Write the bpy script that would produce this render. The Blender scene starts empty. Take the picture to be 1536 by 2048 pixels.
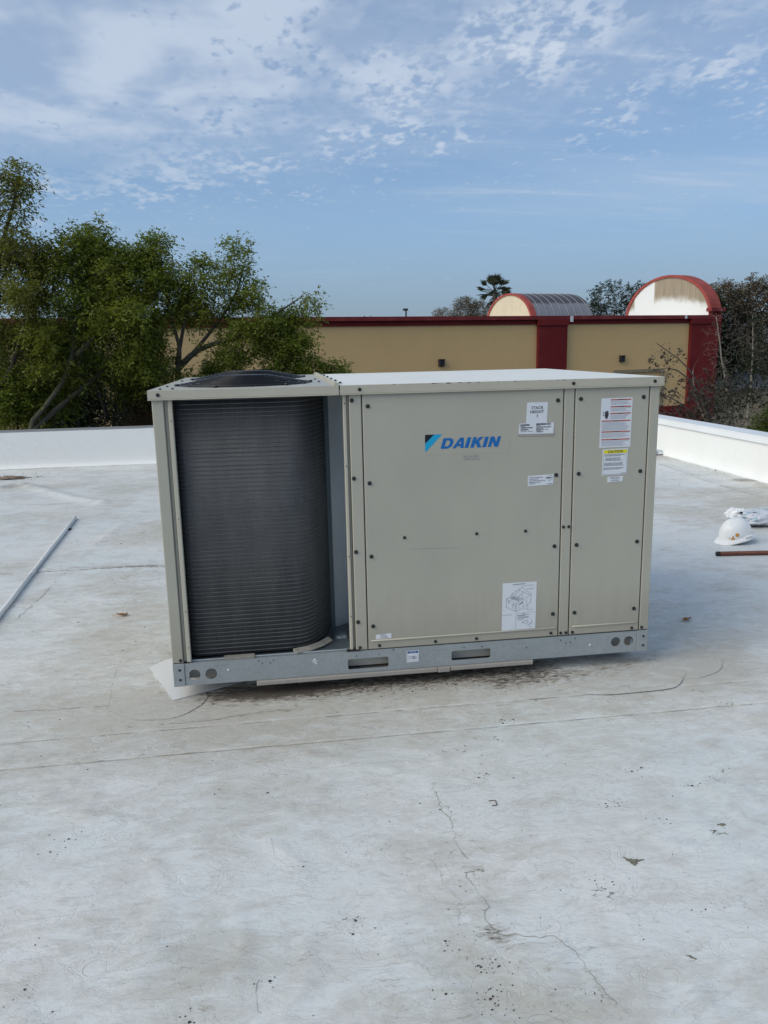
import bpy, bmesh, math, random
import numpy as np
from mathutils import Matrix, Vector
random.seed(7)
rng = np.random.default_rng(11)
R = math.radians
PI = math.pi
sc = bpy.context.scene
col = sc.collection

# ---------------------------------------------------------------- camera, sky, sun, exposure
cam_d = bpy.data.cameras.new('camera')
cam = bpy.data.objects.new('camera', cam_d)
col.objects.link(cam)
sc.camera = cam
YAW, PITCH, ROLL = 0.13725, -0.20603, -0.0212
fw = Vector((math.sin(YAW)*math.cos(PITCH), math.cos(YAW)*math.cos(PITCH), math.sin(PITCH)))
rt0 = Vector((math.cos(YAW), -math.sin(YAW), 0))
up0 = rt0.cross(fw)
rt = rt0*math.cos(ROLL) + up0*math.sin(ROLL)
up = up0*math.cos(ROLL) - rt0*math.sin(ROLL)
m = Matrix.Identity(4)
for i in range(3):
    m[i][0], m[i][1], m[i][2] = rt[i], up[i], -fw[i]
m[0][3], m[1][3], m[2][3] = 0.4741, -3.240, 1.4712
cam.matrix_world = m
cam_d.sensor_fit = 'VERTICAL'
cam_d.sensor_height = 32.0
cam_d.lens = 1572.4/2048*32.0
cam_d.clip_start = 0.05
cam_d.clip_end = 5000

SUN_EL, SUN_AZ = 35.0, -108.0        # azimuth from +Y towards +X: low veiled sun from the left
world = bpy.data.worlds.new('World')
sc.world = world
world.use_nodes = True
SUN_STRENGTH, SUN_ANGLE, SKY_STRENGTH = 2.3, 52.0, 0.10
sd = bpy.data.lights.new('sun', 'SUN')
sd.energy = SUN_STRENGTH
sd.angle = R(SUN_ANGLE)
sd.color = (1.0, 0.92, 0.78)
sun = bpy.data.objects.new('sun', sd)
col.objects.link(sun)
sdir = Vector((math.sin(R(SUN_AZ))*math.cos(R(SUN_EL)), math.cos(R(SUN_AZ))*math.cos(R(SUN_EL)), math.sin(R(SUN_EL))))
sun.rotation_euler = sdir.to_track_quat('Z', 'Y').to_euler()
sun.location = (-6, 0, 8)
sc.view_settings.view_transform = 'Standard'
sc.view_settings.look = 'None'
sc.view_settings.exposure = 0.18
sc.view_settings.gamma = 1.0
sc.view_settings.use_curve_mapping = False

# ---------------------------------------------------------------- node helper
class NT:
    def __init__(s, tree):
        s.t = tree
        s.t.nodes.clear()
    def n(s, typ, **kw):
        nd = s.t.nodes.new(typ)
        for k, v in kw.items():
            setattr(nd, k, v)
        return nd
    def put(s, inp, v):
        if v is None:
            return
        if hasattr(v, 'node') or isinstance(v, bpy.types.NodeSocket):
            s.t.links.new(v, inp)
        else:
            if isinstance(v, (tuple, list)) and inp.type == 'RGBA' and len(v) == 3:
                v = (*v, 1)
            inp.default_value = v
    def math(s, op, a, b=None, c=None, clamp=False):
        nd = s.n('ShaderNodeMath', operation=op, use_clamp=clamp)
        s.put(nd.inputs[0], a)
        s.put(nd.inputs[1], b)
        s.put(nd.inputs[2], c)
        return nd.outputs[0]
    def vmath(s, op, a, b=None):
        nd = s.n('ShaderNodeVectorMath', operation=op)
        s.put(nd.inputs[0], a)
        s.put(nd.inputs[1], b)
        return nd.outputs[0]
    def mix(s, f, a, b, blend='MIX'):
        nd = s.n('ShaderNodeMix', data_type='RGBA', blend_type=blend)
        s.put(nd.inputs[0], f)
        s.put(nd.inputs[6], a)
        s.put(nd.inputs[7], b)
        return nd.outputs[2]
    def ramp(s, v, lo, hi, a=0.0, b=1.0, smooth=False):
        nd = s.n('ShaderNodeMapRange', interpolation_type='SMOOTHSTEP' if smooth else 'LINEAR')
        s.put(nd.inputs[0], v)
        for i, x in enumerate((lo, hi, a, b)):
            s.put(nd.inputs[i+1], x)
        return nd.outputs[0]
    def noise(s, vec, scale, detail=4, rough=0.55, dist=0.0):
        nd = s.n('ShaderNodeTexNoise')
        s.put(nd.inputs['Vector'], vec)
        nd.inputs['Scale'].default_value = scale
        nd.inputs['Detail'].default_value = detail
        nd.inputs['Roughness'].default_value = rough
        nd.inputs['Distortion'].default_value = dist
        return nd.outputs[0]
    def mapping(s, vec, scale=(1, 1, 1), rot=(0, 0, 0), loc=(0, 0, 0)):
        nd = s.n('ShaderNodeMapping')
        s.put(nd.inputs[0], vec)
        nd.inputs['Scale'].default_value = scale
        nd.inputs['Rotation'].default_value = rot
        nd.inputs['Location'].default_value = loc
        return nd.outputs[0]
    def sep(s, v):
        nd = s.n('ShaderNodeSeparateXYZ')
        s.put(nd.inputs[0], v)
        return nd.outputs
    def comb(s, x, y, z):
        nd = s.n('ShaderNodeCombineXYZ')
        for i, v in enumerate((x, y, z)):
            s.put(nd.inputs[i], v)
        return nd.outputs[0]

# sky: Nishita with a thin veil and fields of small high clouds
w = NT(world.node_tree)
sky = w.n('ShaderNodeTexSky', sky_type='NISHITA')
sky.sun_disc = False
sky.sun_elevation = R(SUN_EL)
sky.sun_rotation = R(SUN_AZ)
sky.altitude = 0
sky.air_density = 1.0
sky.dust_density = 1.0
sky.ozone_density = 3.0
tc = w.n('ShaderNodeTexCoord')
d = tc.outputs['Generated']
x, y, z = w.sep(d)
zc = w.math('MAXIMUM', z, 0.0)
den = w.math('ADD', zc, 0.10)
pl = w.comb(w.math('DIVIDE', x, den), w.math('DIVIDE', y, den), 0.0)
az = w.math('ARCTAN2', x, y)
puff = w.noise(w.mapping(pl, scale=(1.0, 0.8, 1), rot=(0, 0, 0.25)), 7.0, 7, 0.55, 0.10)
puff2 = w.noise(w.mapping(pl, scale=(1.0, 0.7, 1), rot=(0, 0, -0.3), loc=(4, 2, 0)), 17.0, 5, 0.55, 0.1)
wisp = w.noise(w.mapping(pl, scale=(0.6, 1.0, 1), rot=(0, 0, 0.12)), 1.3, 9, 0.62, 0.25)
big = w.noise(w.mapping(pl, loc=(3.1, 1.7, 0)), 0.5, 3, 0.5)
left = w.ramp(az, 0.26, -0.30, 0.0, 1.0, True)
hi = w.math('MULTIPLY', w.ramp(zc, 0.145, 0.30, 0.0, 1.0, True), w.ramp(az, 0.15, 0.60, 1.0, 0.78, True))
hl = w.ramp(zc, 0.10, 0.20, 0.0, 1.0, True)
band = w.math('MULTIPLY', w.ramp(az, 0.20, 0.40, 0, 1, True), w.math('MULTIPLY', w.ramp(zc, 0.125, 0.155, 0, 1, True), w.ramp(zc, 0.185, 0.22, 1, 0, True)))
lowl = w.math('MULTIPLY', w.ramp(az, 0.05, -0.30, 0, 1, True), w.math('MULTIPLY', w.ramp(zc, 0.05, 0.10, 0, 1, True), w.ramp(zc, 0.13, 0.17, 1, 0, True)))
cov = w.math('ADD', w.math('MULTIPLY', hi, 0.40), w.math('MULTIPLY', w.math('SUBTRACT', big, 0.5), 0.28))
cov = w.math('ADD', cov, w.math('MULTIPLY', band, 0.30))
cov = w.math('ADD', cov, w.math('MULTIPLY', lowl, 0.16))
covp = w.math('ADD', w.math('MULTIPLY', hi, 0.14), w.math('MULTIPLY', w.math('MULTIPLY', left, hl), 0.13))
puff3 = w.noise(w.mapping(pl, scale=(1.0, 0.6, 1), rot=(0, 0, 0.5), loc=(9, 2, 0)), 30.0, 3, 0.5, 0.1)
pf = w.math('ADD', w.math('ADD', w.math('MULTIPLY', puff, 0.36), w.math('MULTIPLY', puff2, 0.36)), w.math('MULTIPLY', puff3, 0.28))
c1 = w.ramp(w.math('ADD', pf, covp), 0.575, 0.685, 0, 1, True)
strk = w.noise(w.mapping(pl, scale=(0.5, 2.2, 1), rot=(0, 0, 0.30)), 2.4, 8, 0.6, 0.2)
c3 = w.math('MULTIPLY', w.ramp(strk, 0.50, 0.74, 0, 1, True), w.math('MULTIPLY', w.ramp(az, 0.0, 0.30, 0, 1, True), w.ramp(zc, 0.10, 0.16, 0, 1, True)))
bl = w.noise(w.mapping(pl, scale=(1, 0.8, 1), loc=(7, 7, 0)), 2.6, 4, 0.55, 0.2)
c1 = w.math('MULTIPLY', c1, w.ramp(bl, 0.38, 0.60, 0.12, 1.0, True))
c2 = w.ramp(w.math('ADD', wisp, cov), 0.46, 0.98, 0, 1, True)
cloud = w.math('ADD', w.math('ADD', w.math('MULTIPLY', c1, 0.58), w.math('MULTIPLY', c2, 0.26)), w.math('MULTIPLY', c3, 0.36), clamp=True)
cloud = w.math('MULTIPLY', cloud, w.ramp(zc, 0.01, 0.12, 0.15, 1.0, True))
sk = w.mix(1.0, sky.outputs[0], (0.84, 0.93, 1.06), 'MULTIPLY')
# grey-blue veil low over the horizon
veil = w.ramp(zc, 0.0, 0.32, 0.90, 0.34, True)
vcol = w.mix(w.ramp(zc, 0.0, 0.16, 0, 1, True), (2.35, 3.15, 3.95), (2.70, 4.15, 6.0))
sk = w.mix(veil, sk, vcol)
lum = w.mix(w.ramp(zc, 0.05, 0.25, 0, 1, True), (4.2, 5.0, 6.1), (5.1, 5.85, 6.95))
sk = w.mix(cloud, sk, lum)
bg = w.n('ShaderNodeBackground')
w.put(bg.inputs[0], sk)
bg.inputs[1].default_value = SKY_STRENGTH
wo = w.n('ShaderNodeOutputWorld')
w.t.links.new(bg.outputs[0], wo.inputs[0])

# ---------------------------------------------------------------- materials
def principled(name, color=None, rough=0.6, metal=0.0, spec=0.5, build=None):
    mt = bpy.data.materials.new(name)
    mt.use_nodes = True
    t = NT(mt.node_tree)
    b = t.n('ShaderNodeBsdfPrincipled')
    o = t.n('ShaderNodeOutputMaterial')
    t.t.links.new(b.outputs[0], o.inputs[0])
    b.inputs['Roughness'].default_value = rough
    b.inputs['Metallic'].default_value = metal
    b.inputs['Specular IOR Level'].default_value = spec
    if color:
        b.inputs['Base Color'].default_value = (*color, 1)
    if build:
        build(t, b)
    return mt
def objc(t):
    return t.n('ShaderNodeTexCoord').outputs['Object']
def geopos(t):
    return t.n('ShaderNodeNewGeometry').outputs['Position']
def bump(t, b, h, strength=0.3, dist=0.01):
    nd = t.n('ShaderNodeBump')
    nd.inputs['Strength'].default_value = strength
    nd.inputs['Distance'].default_value = dist
    t.put(nd.inputs['Height'], h)
    t.t.links.new(nd.outputs[0], b.inputs['Normal'])

def varied(base, var=0.12, scale=6.0, rough=0.55, dirt=None, dirt_amt=0.3, bumpd=0.0, spec=0.5, stretch=(1, 1, 1)):
    def f(t, b):
        p = geopos(t)
        n1 = t.noise(t.mapping(p, scale=stretch), scale, 5, 0.6)
        n2 = t.noise(p, scale*9, 4, 0.6)
        lo = tuple(c*(1-var) for c in base); hi_ = tuple(min(1, c*(1+var)) for c in base)
        c = t.mix(t.ramp(n1, 0.3, 0.7), lo, hi_)
        if dirt:
            c = t.mix(t.math('MULTIPLY', t.ramp(t.math('ADD', t.math('MULTIPLY', n1, 0.6), t.math('MULTIPLY', n2, 0.4)), 0.52, 0.70), dirt_amt), c, dirt)
        t.put(b.inputs['Base Color'], c)
        t.put(b.inputs['Roughness'], t.ramp(n2, 0.3, 0.7, rough-0.06, rough+0.08))
        if bumpd:
            bump(t, b, n2, 0.3, bumpd)
    return f

M = {}
BEIGE = (0.385, 0.374, 0.314)
def beige_b(t, b):
    p = geopos(t)
    n = t.noise(p, 2.3, 4, 0.5)
    f = t.noise(p, 160, 3, 0.6)
    st = t.noise(t.mapping(p, scale=(9, 9, 0.9)), 3.0, 4, 0.6)
    c = t.mix(t.ramp(n, 0.3, 0.7), tuple(v*0.965 for v in BEIGE), tuple(v*1.035 for v in BEIGE))
    c = t.mix(t.math('MULTIPLY', t.ramp(st, 0.54, 0.78), 0.06), c, (0.24, 0.22, 0.18))
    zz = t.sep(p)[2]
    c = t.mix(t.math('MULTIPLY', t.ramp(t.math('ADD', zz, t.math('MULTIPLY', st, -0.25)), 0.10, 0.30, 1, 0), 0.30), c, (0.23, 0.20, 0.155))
    sp = t.ramp(t.noise(p, 420, 2, 0.5), 0.74, 0.80)
    c = t.mix(t.math('MULTIPLY', sp, 0.35), c, (0.14, 0.13, 0.11))
    t.put(b.inputs['Base Color'], c)
    t.put(b.inputs['Roughness'], t.ramp(n, 0.3, 0.7, 0.30, 0.42))
    bump(t, b, t.math('ADD', t.math('MULTIPLY', f, 0.10), t.math('MULTIPLY', t.noise(p, 2.2, 2, 0.5), 3.0)), 0.22, 0.016)
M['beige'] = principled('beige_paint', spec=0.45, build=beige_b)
M['beige_edge'] = principled('beige_paint_lit', spec=0.45, build=varied((0.44, 0.42, 0.345), 0.05, 5, 0.42))  # lit copy of the beige paint, for edges and beads that catch light
def galv_b(t, b):
    p = geopos(t)
    v = t.n('ShaderNodeTexVoronoi'); t.put(v.inputs['Vector'], p); v.inputs['Scale'].default_value = 85
    n = t.noise(p, 7, 5, 0.6)
    sc1 = t.noise(t.mapping(p, scale=(1.2, 5, 14)), 6, 5, 0.65)
    g = t.math('ADD', t.math('MULTIPLY', t.sep(v.outputs['Color'])[0], 0.20), t.math('MULTIPLY', n, 0.55))
    c = t.mix(t.ramp(g, 0.15, 0.65), (0.285, 0.315, 0.325), (0.36, 0.395, 0.405))
    c = t.mix(t.math('MULTIPLY', t.ramp(sc1, 0.58, 0.78), 0.45), c, (0.15, 0.155, 0.15))
    t.put(b.inputs['Base Color'], c)
    t.put(b.inputs['Roughness'], t.ramp(g, 0.15, 0.7, 0.58, 0.46))
M['galv'] = principled('galvanised_steel', metal=0.35, build=galv_b)
M['galv_dark'] = principled('galvanised_steel_inner', metal=0.6, build=varied((0.15, 0.19, 0.215), 0.2, 9, 0.45))
def coil_b(t, b):
    p = geopos(t)
    n = t.noise(t.mapping(p, scale=(3, 3, 0.6)), 4, 5, 0.6)
    fin = t.noise(t.mapping(p, scale=(1, 1, 0.02)), 900, 1, 0.5)
    vs = t.noise(t.mapping(p, scale=(30, 30, 1.5)), 3, 3, 0.6)
    c = t.mix(t.ramp(n, 0.3, 0.7), (0.060, 0.063, 0.068), (0.105, 0.106, 0.106))
    c = t.mix(t.math('MULTIPLY', t.ramp(fin, 0.45, 0.6), 0.3), c, (0.02, 0.02, 0.024))
    c = t.mix(t.math('MULTIPLY', t.ramp(vs, 0.66, 0.76), 0.35), c, (0.20, 0.21, 0.22))
    t.put(b.inputs['Base Color'], c)
    bump(t, b, fin, 0.4, 0.002)
M['coil'] = principled('coil_fins', rough=0.55, metal=0.35, build=coil_b)
M['coil_tube'] = principled('coil_tube_metal', rough=0.42, metal=0.5, build=varied((0.125, 0.133, 0.140), 0.25, 14, 0.45))
M['black'] = principled('black_coated_metal', (0.012, 0.013, 0.016), 0.42)
M['rubber'] = principled('black_rubber', (0.010, 0.010, 0.011), 0.6)
M['recess'] = principled('recess_steel', metal=0.6, build=varied((0.76, 0.79, 0.80), 0.06, 5, 0.42))
M['dark'] = principled('interior_shade', (0.02, 0.022, 0.025), 0.8)  # near-black that paints in the shade inside the unit
M['foam'] = principled('beige_foam', build=varied((0.24, 0.23, 0.20), 0.15, 30, 0.85))
M['paper'] = principled('label_paper', build=varied((0.62, 0.65, 0.70), 0.03, 20, 0.5))
M['ink'] = principled('printed_black', (0.03, 0.032, 0.04), 0.5)
M['ink_soft'] = principled('printed_grey', (0.22, 0.24, 0.28), 0.55)
M['red_ink'] = principled('printed_red', (0.42, 0.09, 0.045), 0.5)
M['yellow_ink'] = principled('printed_yellow', (0.68, 0.62, 0.02), 0.45)
M['blue_ink'] = principled('printed_blue', (0.012, 0.075, 0.26), 0.4)
M['logo_blue'] = principled('logo_blue', (0.004, 0.125, 0.40), 0.35)
M['logo_cyan'] = principled('logo_cyan', (0.006, 0.33, 0.58), 0.35)
M['logo_black'] = principled('logo_black', (0.006, 0.008, 0.014), 0.35)
M['white_plastic'] = principled('white_plastic', build=varied((0.80, 0.81, 0.80), 0.02, 9, 0.32))
M['pvc'] = principled('grey_white_pvc', build=varied((0.66, 0.67, 0.66), 0.06, 7, 0.4, (0.30, 0.28, 0.25), 0.4))
M['rust'] = principled('rust_red_steel', build=varied((0.135, 0.040, 0.024), 0.3, 18, 0.55, (0.05, 0.02, 0.015), 0.6))
M['curb'] = principled('curb_trim', build=varied((0.31, 0.29, 0.26), 0.1, 6, 0.6, (0.2, 0.17, 0.13), 0.5))

# ---------------------------------------------------------------- mesh helpers
class MB:
    def __init__(s):
        s.v, s.f = [], []
    def add(s, vs, fs):
        o = len(s.v)
        s.v += [tuple(a) for a in vs]
        s.f += [tuple(i+o for i in f) for f in fs]
    def box(s, a, b):
        (x0, y0, z0), (x1, y1, z1) = a, b
        s.add([(x0, y0, z0), (x1, y0, z0), (x1, y1, z0), (x0, y1, z0), (x0, y0, z1), (x1, y0, z1), (x1, y1, z1), (x0, y1, z1)],
              [(0, 3, 2, 1), (4, 5, 6, 7), (0, 1, 5, 4), (1, 2, 6, 5), (2, 3, 7, 6), (3, 0, 4, 7)])
        return s
    def cbox(s, a, b, c=0.003):
        # box whose four front (-y) and vertical edges are chamfered
        (x0, y0, z0), (x1, y1, z1) = a, b
        vs = [(x0+c, y0, z0+c), (x1-c, y0, z0+c), (x1-c, y0, z1-c), (x0+c, y0, z1-c),
              (x0, y0+c, z0), (x1, y0+c, z0), (x1, y0+c, z1), (x0, y0+c, z1),
              (x0, y1, z0), (x1, y1, z0), (x1, y1, z1), (x0, y1, z1)]
        fs = [(0, 1, 2, 3), (4, 5, 1, 0), (5, 6, 2, 1), (6, 7, 3, 2), (7, 4, 0, 3), (8, 9, 5, 4), (9, 10, 6, 5), (10, 11, 7, 6), (11, 8, 4, 7), (11, 10, 9, 8)]
        s.add(vs, fs)
        return s
    def tube(s, pts, r, n=6, cap=True):
        pts = [Vector(p) for p in pts]
        k = len(pts)
        rs = r if isinstance(r, (list, tuple, np.ndarray)) else [r]*k
        vs, fs = [], []
        ref = None
        for i, p in enumerate(pts):
            t = (pts[min(i+1, k-1)] - pts[max(i-1, 0)])
            if t.length < 1e-9:
                t = Vector((0, 0, 1))
            t.normalize()
            if ref is None:
                ref = Vector((0, 0, 1)) if abs(t.z) < 0.9 else Vector((1, 0, 0))
            u = t.cross(ref)
            if u.length < 1e-4:
                u = t.cross(Vector((1, 0.3, 0.2)))
            u.normalize()
            v = t.cross(u)
            ref = u.cross(t) if False else ref
            for j in range(n):
                a = 2*PI*j/n
                vs.append(p + (u*math.cos(a) + v*math.sin(a))*rs[i])
        for i in range(k-1):
            for j in range(n):
                a, b = i*n+j, i*n+(j+1) % n
                fs.append((a, b, b+n, a+n))
        if cap:
            fs.append(tuple(reversed(range(n))))
            fs.append(tuple(range((k-1)*n, k*n)))
        s.add(vs, fs)
        return s
    def disc(s, c, r, h, n=10, axis='y'):
        # short cylinder whose visible face looks to -y (axis y) or +z (axis z)
        vs = []
        for q in (0, 1):
            for j in range(n):
                a = 2*PI*j/n
                if axis == 'y':
                    vs.append((c[0]+r*math.cos(a), c[1]-h*q, c[2]+r*math.sin(a)))
                else:
                    vs.append((c[0]+r*math.cos(a), c[1]+r*math.sin(a), c[2]+h*q))
        fs = [(j, (j+1) % n, n+(j+1) % n, n+j) for j in range(n)] + [tuple(range(n, 2*n)), tuple(reversed(range(n)))]
        s.add(vs, fs)
        return s
    def lathe(s, prof, c=(0, 0, 0), n=24, a0=0, a1=2*PI):
        full = abs(a1-a0-2*PI) < 1e-6
        m_ = n if full else n+1
        vs, fs = [], []
        for (r, z_) in prof:
            for j in range(m_):
                a = a0+(a1-a0)*j/n
                vs.append((c[0]+r*math.cos(a), c[1]+r*math.sin(a), c[2]+z_))
        for i in range(len(prof)-1):
            for j in range(n):
                jj = (j+1) % m_
                fs.append((i*m_+j, i*m_+jj, (i+1)*m_+jj, (i+1)*m_+j))
        s.add(vs, fs)
        return s
    def mesh(s, name, mat=None, smooth=False):
        me = bpy.data.meshes.new(name)
        me.from_pydata(s.v, [], s.f)
        me.validate()
        me.update()
        if mat:
            me.materials.append(mat)
        if smooth:
            me.polygons.foreach_set('use_smooth', [True]*len(me.polygons))
        return me
    def build(s, name, mat, parent=None, smooth=False):
        return link(name, s.mesh(name, mat, smooth), parent)

def link(name, me, parent=None):
    o = bpy.data.objects.new(name, me)
    col.objects.link(o)
    if parent:
        o.parent = parent
    return o
def empty(name, loc=(0, 0, 0)):
    o = bpy.data.objects.new(name, None)
    o.empty_display_size = 0.1
    o.location = loc
    col.objects.link(o)
    return o
def tag(o, label=None, cat=None, group=None, kind=None):
    for k, v in (('label', label), ('category', cat), ('group', group), ('kind', kind)):
        if v:
            o[k] = v
    return o
def fix_normals(me):
    bm = bmesh.new(); bm.from_mesh(me)
    bmesh.ops.recalc_face_normals(bm, faces=bm.faces)
    bm.to_mesh(me); bm.free()
def plate(name, outline, holes, thick, mat, parent=None, plane='xz', at_=0.0):
    """flat plate with real holes; plane xz (face looks to -y at y=at_) or xy (top at z=at_)"""
    cu = bpy.data.curves.new(name, 'CURVE')
    cu.dimensions = '2D'
    cu.fill_mode = 'BOTH'
    cu.extrude = thick/2
    for poly in [outline]+holes:
        sp = cu.splines.new('POLY')
        sp.points.add(len(poly)-1)
        for i, (a, b) in enumerate(poly):
            sp.points[i].co = (a, b, 0, 1)
        sp.use_cyclic_u = True
    tmp = bpy.data.objects.new('tmp', cu)
    col.objects.link(tmp)
    dg = bpy.context.evaluated_depsgraph_get()
    dg.update()
    me = bpy.data.meshes.new_from_object(tmp.evaluated_get(dg))
    bpy.data.objects.remove(tmp)
    bpy.data.curves.remove(cu)
    if plane == 'xz':
        me.transform(Matrix(((1, 0, 0, 0), (0, 0, -1, at_+thick/2), (0, 1, 0, 0), (0, 0, 0, 1))))
    else:
        me.transform(Matrix.Translation((0, 0, at_-thick/2)))
    me.materials.clear()
    me.materials.append(mat)
    fix_normals(me)
    me.name = name
    return link(name, me, parent)
def circle(cx, cz, r, n=28):
    return [(cx+r*math.cos(2*PI*i/n), cz+r*math.sin(2*PI*i/n)) for i in range(n)]
def rrect(x0, z0, x1, z1, r=0.008, n=4):
    pts = []
    for cx, cz, a0 in ((x1-r, z1-r, 0), (x0+r, z1-r, PI/2), (x0+r, z0+r, PI), (x1-r, z0+r, 1.5*PI)):
        for i in range(n+1):
            a = a0+PI/2*i/n
            pts.append((cx+r*math.cos(a), cz+r*math.sin(a)))
    return pts
def text_mesh(body, size, x, z, y, rot=0.0, align='CENTER', bold=0.0, space=1.0):
    """lettering standing in the xz plane, facing -y; returns (verts, faces)"""
    cu = bpy.data.curves.new('txt', 'FONT')
    cu.body = body
    cu.size = size
    cu.align_x = align
    cu.align_y = 'CENTER'
    cu.offset = bold
    cu.space_character = space
    cu.resolution_u = 2
    tmp = bpy.data.objects.new('tmp', cu)
    col.objects.link(tmp)
    dg = bpy.context.evaluated_depsgraph_get()
    dg.update()
    me = bpy.data.meshes.new_from_object(tmp.evaluated_get(dg))
    bpy.data.objects.remove(tmp)
    c, s_ = math.cos(rot), math.sin(rot)
    vs = [(x+v.co.x*c-v.co.y*s_, y, z+v.co.x*s_+v.co.y*c) for v in me.vertices]
    fs = [tuple(p.vertices) for p in me.polygons]
    bpy.data.meshes.remove(me)
    return vs, fs

# ---------------------------------------------------------------- numpy noise for relief and stains
def vnoise(x, y, seed):
    r = np.random.default_rng(seed)
    T = r.random((256, 256))
    xi, yi = np.floor(x).astype(int), np.floor(y).astype(int)
    fx, fy = x-xi, y-yi
    fx, fy = fx*fx*(3-2*fx), fy*fy*(3-2*fy)
    g = lambda a, b: T[a & 255, b & 255]
    return (g(xi, yi)*(1-fx)+g(xi+1, yi)*fx)*(1-fy) + (g(xi, yi+1)*(1-fx)+g(xi+1, yi+1)*fx)*fy
def fbm(x, y, seed, octv=4, gain=0.5):
    a, s_, t = 1.0, 0.0, 0.0
    for i in range(octv):
        s_ = s_ + a*vnoise(x*2**i+17.3*i, y*2**i+5.1*i, seed+i)
        t += a
        a *= gain
    return s_/t

TR = dict(
S2=[(-0.629,-0.274),(-0.446,-0.268),(-0.26,-0.261),(-0.072,-0.245),(0.124,-0.247),(0.322,-0.244),(0.606,-0.238),(0.87,-0.246),(1.185,-0.258),(1.533,-0.269)],
S3=[(-0.727,0.037),(-0.52,0.018),(-0.398,0.014),(-0.284,0.007)],
S4=[(-0.038,-0.208),(0.16,-0.201),(0.361,-0.17),(0.526,-0.168)],
PL=[(-0.277,0.643),(-0.28,0.021),(-0.251,-0.056),(-0.156,-0.142),(0.006,-0.159),(0.099,-0.074),(0.133,0.018),(0.136,0.096)],
SQ=[(-0.17,0.391),(-0.011,0.005),(0.139,0.079),(0.022,0.403),(-0.104,0.478)],
PR=[(2.489,0.635),(2.486,0.382),(2.485,0.182),(2.509,0.033),(2.503,-0.028),(2.437,-0.122),(2.363,-0.165),(2.254,-0.188)],
PR2=[(2.265,-0.106),(2.224,-0.183),(2.146,-0.259),(2.022,-0.276),(1.799,-0.27)],
C1=[(0.989,-0.777),(0.956,-0.852),(0.949,-0.928),(0.966,-1.018),(0.968,-1.099),(0.957,-1.174),(0.969,-1.236),(0.975,-1.272),(0.965,-1.326),(0.967,-1.389),(0.979,-1.432),(0.962,-1.496),(0.967,-1.537),(1.046,-1.561),(1.11,-1.568),(1.148,-1.642),(1.164,-1.666),(1.162,-1.716),(1.164,-1.754),(1.172,-1.806),(1.168,-1.855)],
C2=[(0.402,-1.053),(0.416,-1.129),(0.459,-1.195),(0.5,-1.246),(0.561,-1.293)],
C3=[(0.374,-1.598),(0.367,-1.637),(0.376,-1.682),(0.386,-1.718)],
C4=[(0.535,-1.568),(0.579,-1.627),(0.607,-1.647),(0.649,-1.646),(0.709,-1.649)],
C5=[(-0.308,-1.292),(-0.232,-1.291),(-0.131,-1.289)],
C6=[(-0.36,-0.666),(-0.268,-0.772),(-0.212,-0.811),(-0.101,-0.859)],
C7=[(0.964,-1.813),(0.981,-1.802),(1.013,-1.805),(1.033,-1.814),(1.048,-1.835)],
C8=[(0.88,-1.232),(0.89,-1.324),(0.906,-1.409),(0.893,-1.503)],
C9=[(-0.695,-0.065),(-0.562,-0.12),(-0.474,-0.083)],
J1=[(-1.123,2.346),(-0.775,2.296),(-0.362,2.258)],
J2=[(-0.994,2.229),(-1.014,1.485),(-1.035,1.182)],
J3=[(-0.871,3.833),(-0.949,2.971)],
J4=[(-2.17,4.918),(-1.802,4.878),(-1.24,4.843)],
J5=[(-0.819,0.331),(-0.654,0.208)],
R1=[(5.12,5.701),(5.011,4.589),(4.998,3.823),(5.026,3.416)],
FOLD=[(-2.637,6.099),(-2.49,6.335),(-2.057,5.751),(-1.601,5.154),(-1.271,4.878)],
FOLD2=[(-2.614,6.027),(-2.348,6.227)],
SM1=[(-0.048,-1.248),(-0.051,-1.329)],
SM2=[(0.484,-1.547),(0.53,-1.492)],
SM3=[(0.177,-1.505),(0.219,-1.525)],
STAIN=[(0.204,0.083),(0.624,0.057),(1.23,0.11),(1.611,0.096)],
STAIN2=[(1.41,-0.093),(1.773,-0.052),(2.182,0.047)],
ST3=[(5.409,4.481),(5.606,4.427)],
ST4=[(4.138,2.735)],
ST5=[(-0.825,2.911)],
ST6=[(-2.745,6.811)],
RINGS=[(0.512,-0.39),(1.746,-0.942),(-0.253,-0.279),(-0.085,-0.408),(-0.01,-0.387),(0.349,-0.656),(-0.054,-0.948),(1.139,-0.337),(2.205,-0.366),(-0.026,-1.495),(1.045,-0.977),(-0.116,-0.545),(1.051,-0.476),(0.366,-0.631),(1.12,-1.541)],
SPK=[(1.334,-0.422),(1.32,-0.442),(1.37,-0.416),(1.321,-0.411),(1.122,-0.814),(1.156,-0.794),(1.489,-1.038),(1.53,-1.043),(1.526,-1.059),(1.704,-0.848),(1.661,-0.867),(-0.219,-0.935),(-0.259,-0.993),(0.393,-0.781),(0.949,-0.981),(1.263,-0.564),(1.544,-1.551),(0.912,-1.735),(0.912,-1.713),(0.906,-1.742),(0.911,-1.756),(0.9,-1.772),(0.952,-1.65),(0.901,-1.64),(0.907,-1.645),(0.841,-1.548),(0.806,-1.711),(1.146,-1.766),(1.82,-0.987),(1.967,-0.925),(1.639,-1.158),(0.401,-1.605),(0.221,-1.694),(-0.175,-1.536),(0.612,-1.485),(0.623,-1.441),(1.753,-1.241),(1.303,-1.394),(1.349,-1.407),(2.296,-0.451)],
ST7=[(1.445,-1.33),(1.31,-1.448),(1.749,-1.248),(1.127,-0.974),(0.991,-1.297),(0.962,-1.533),(1.421,-1.695),(0.98,-1.605)],

)
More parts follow.
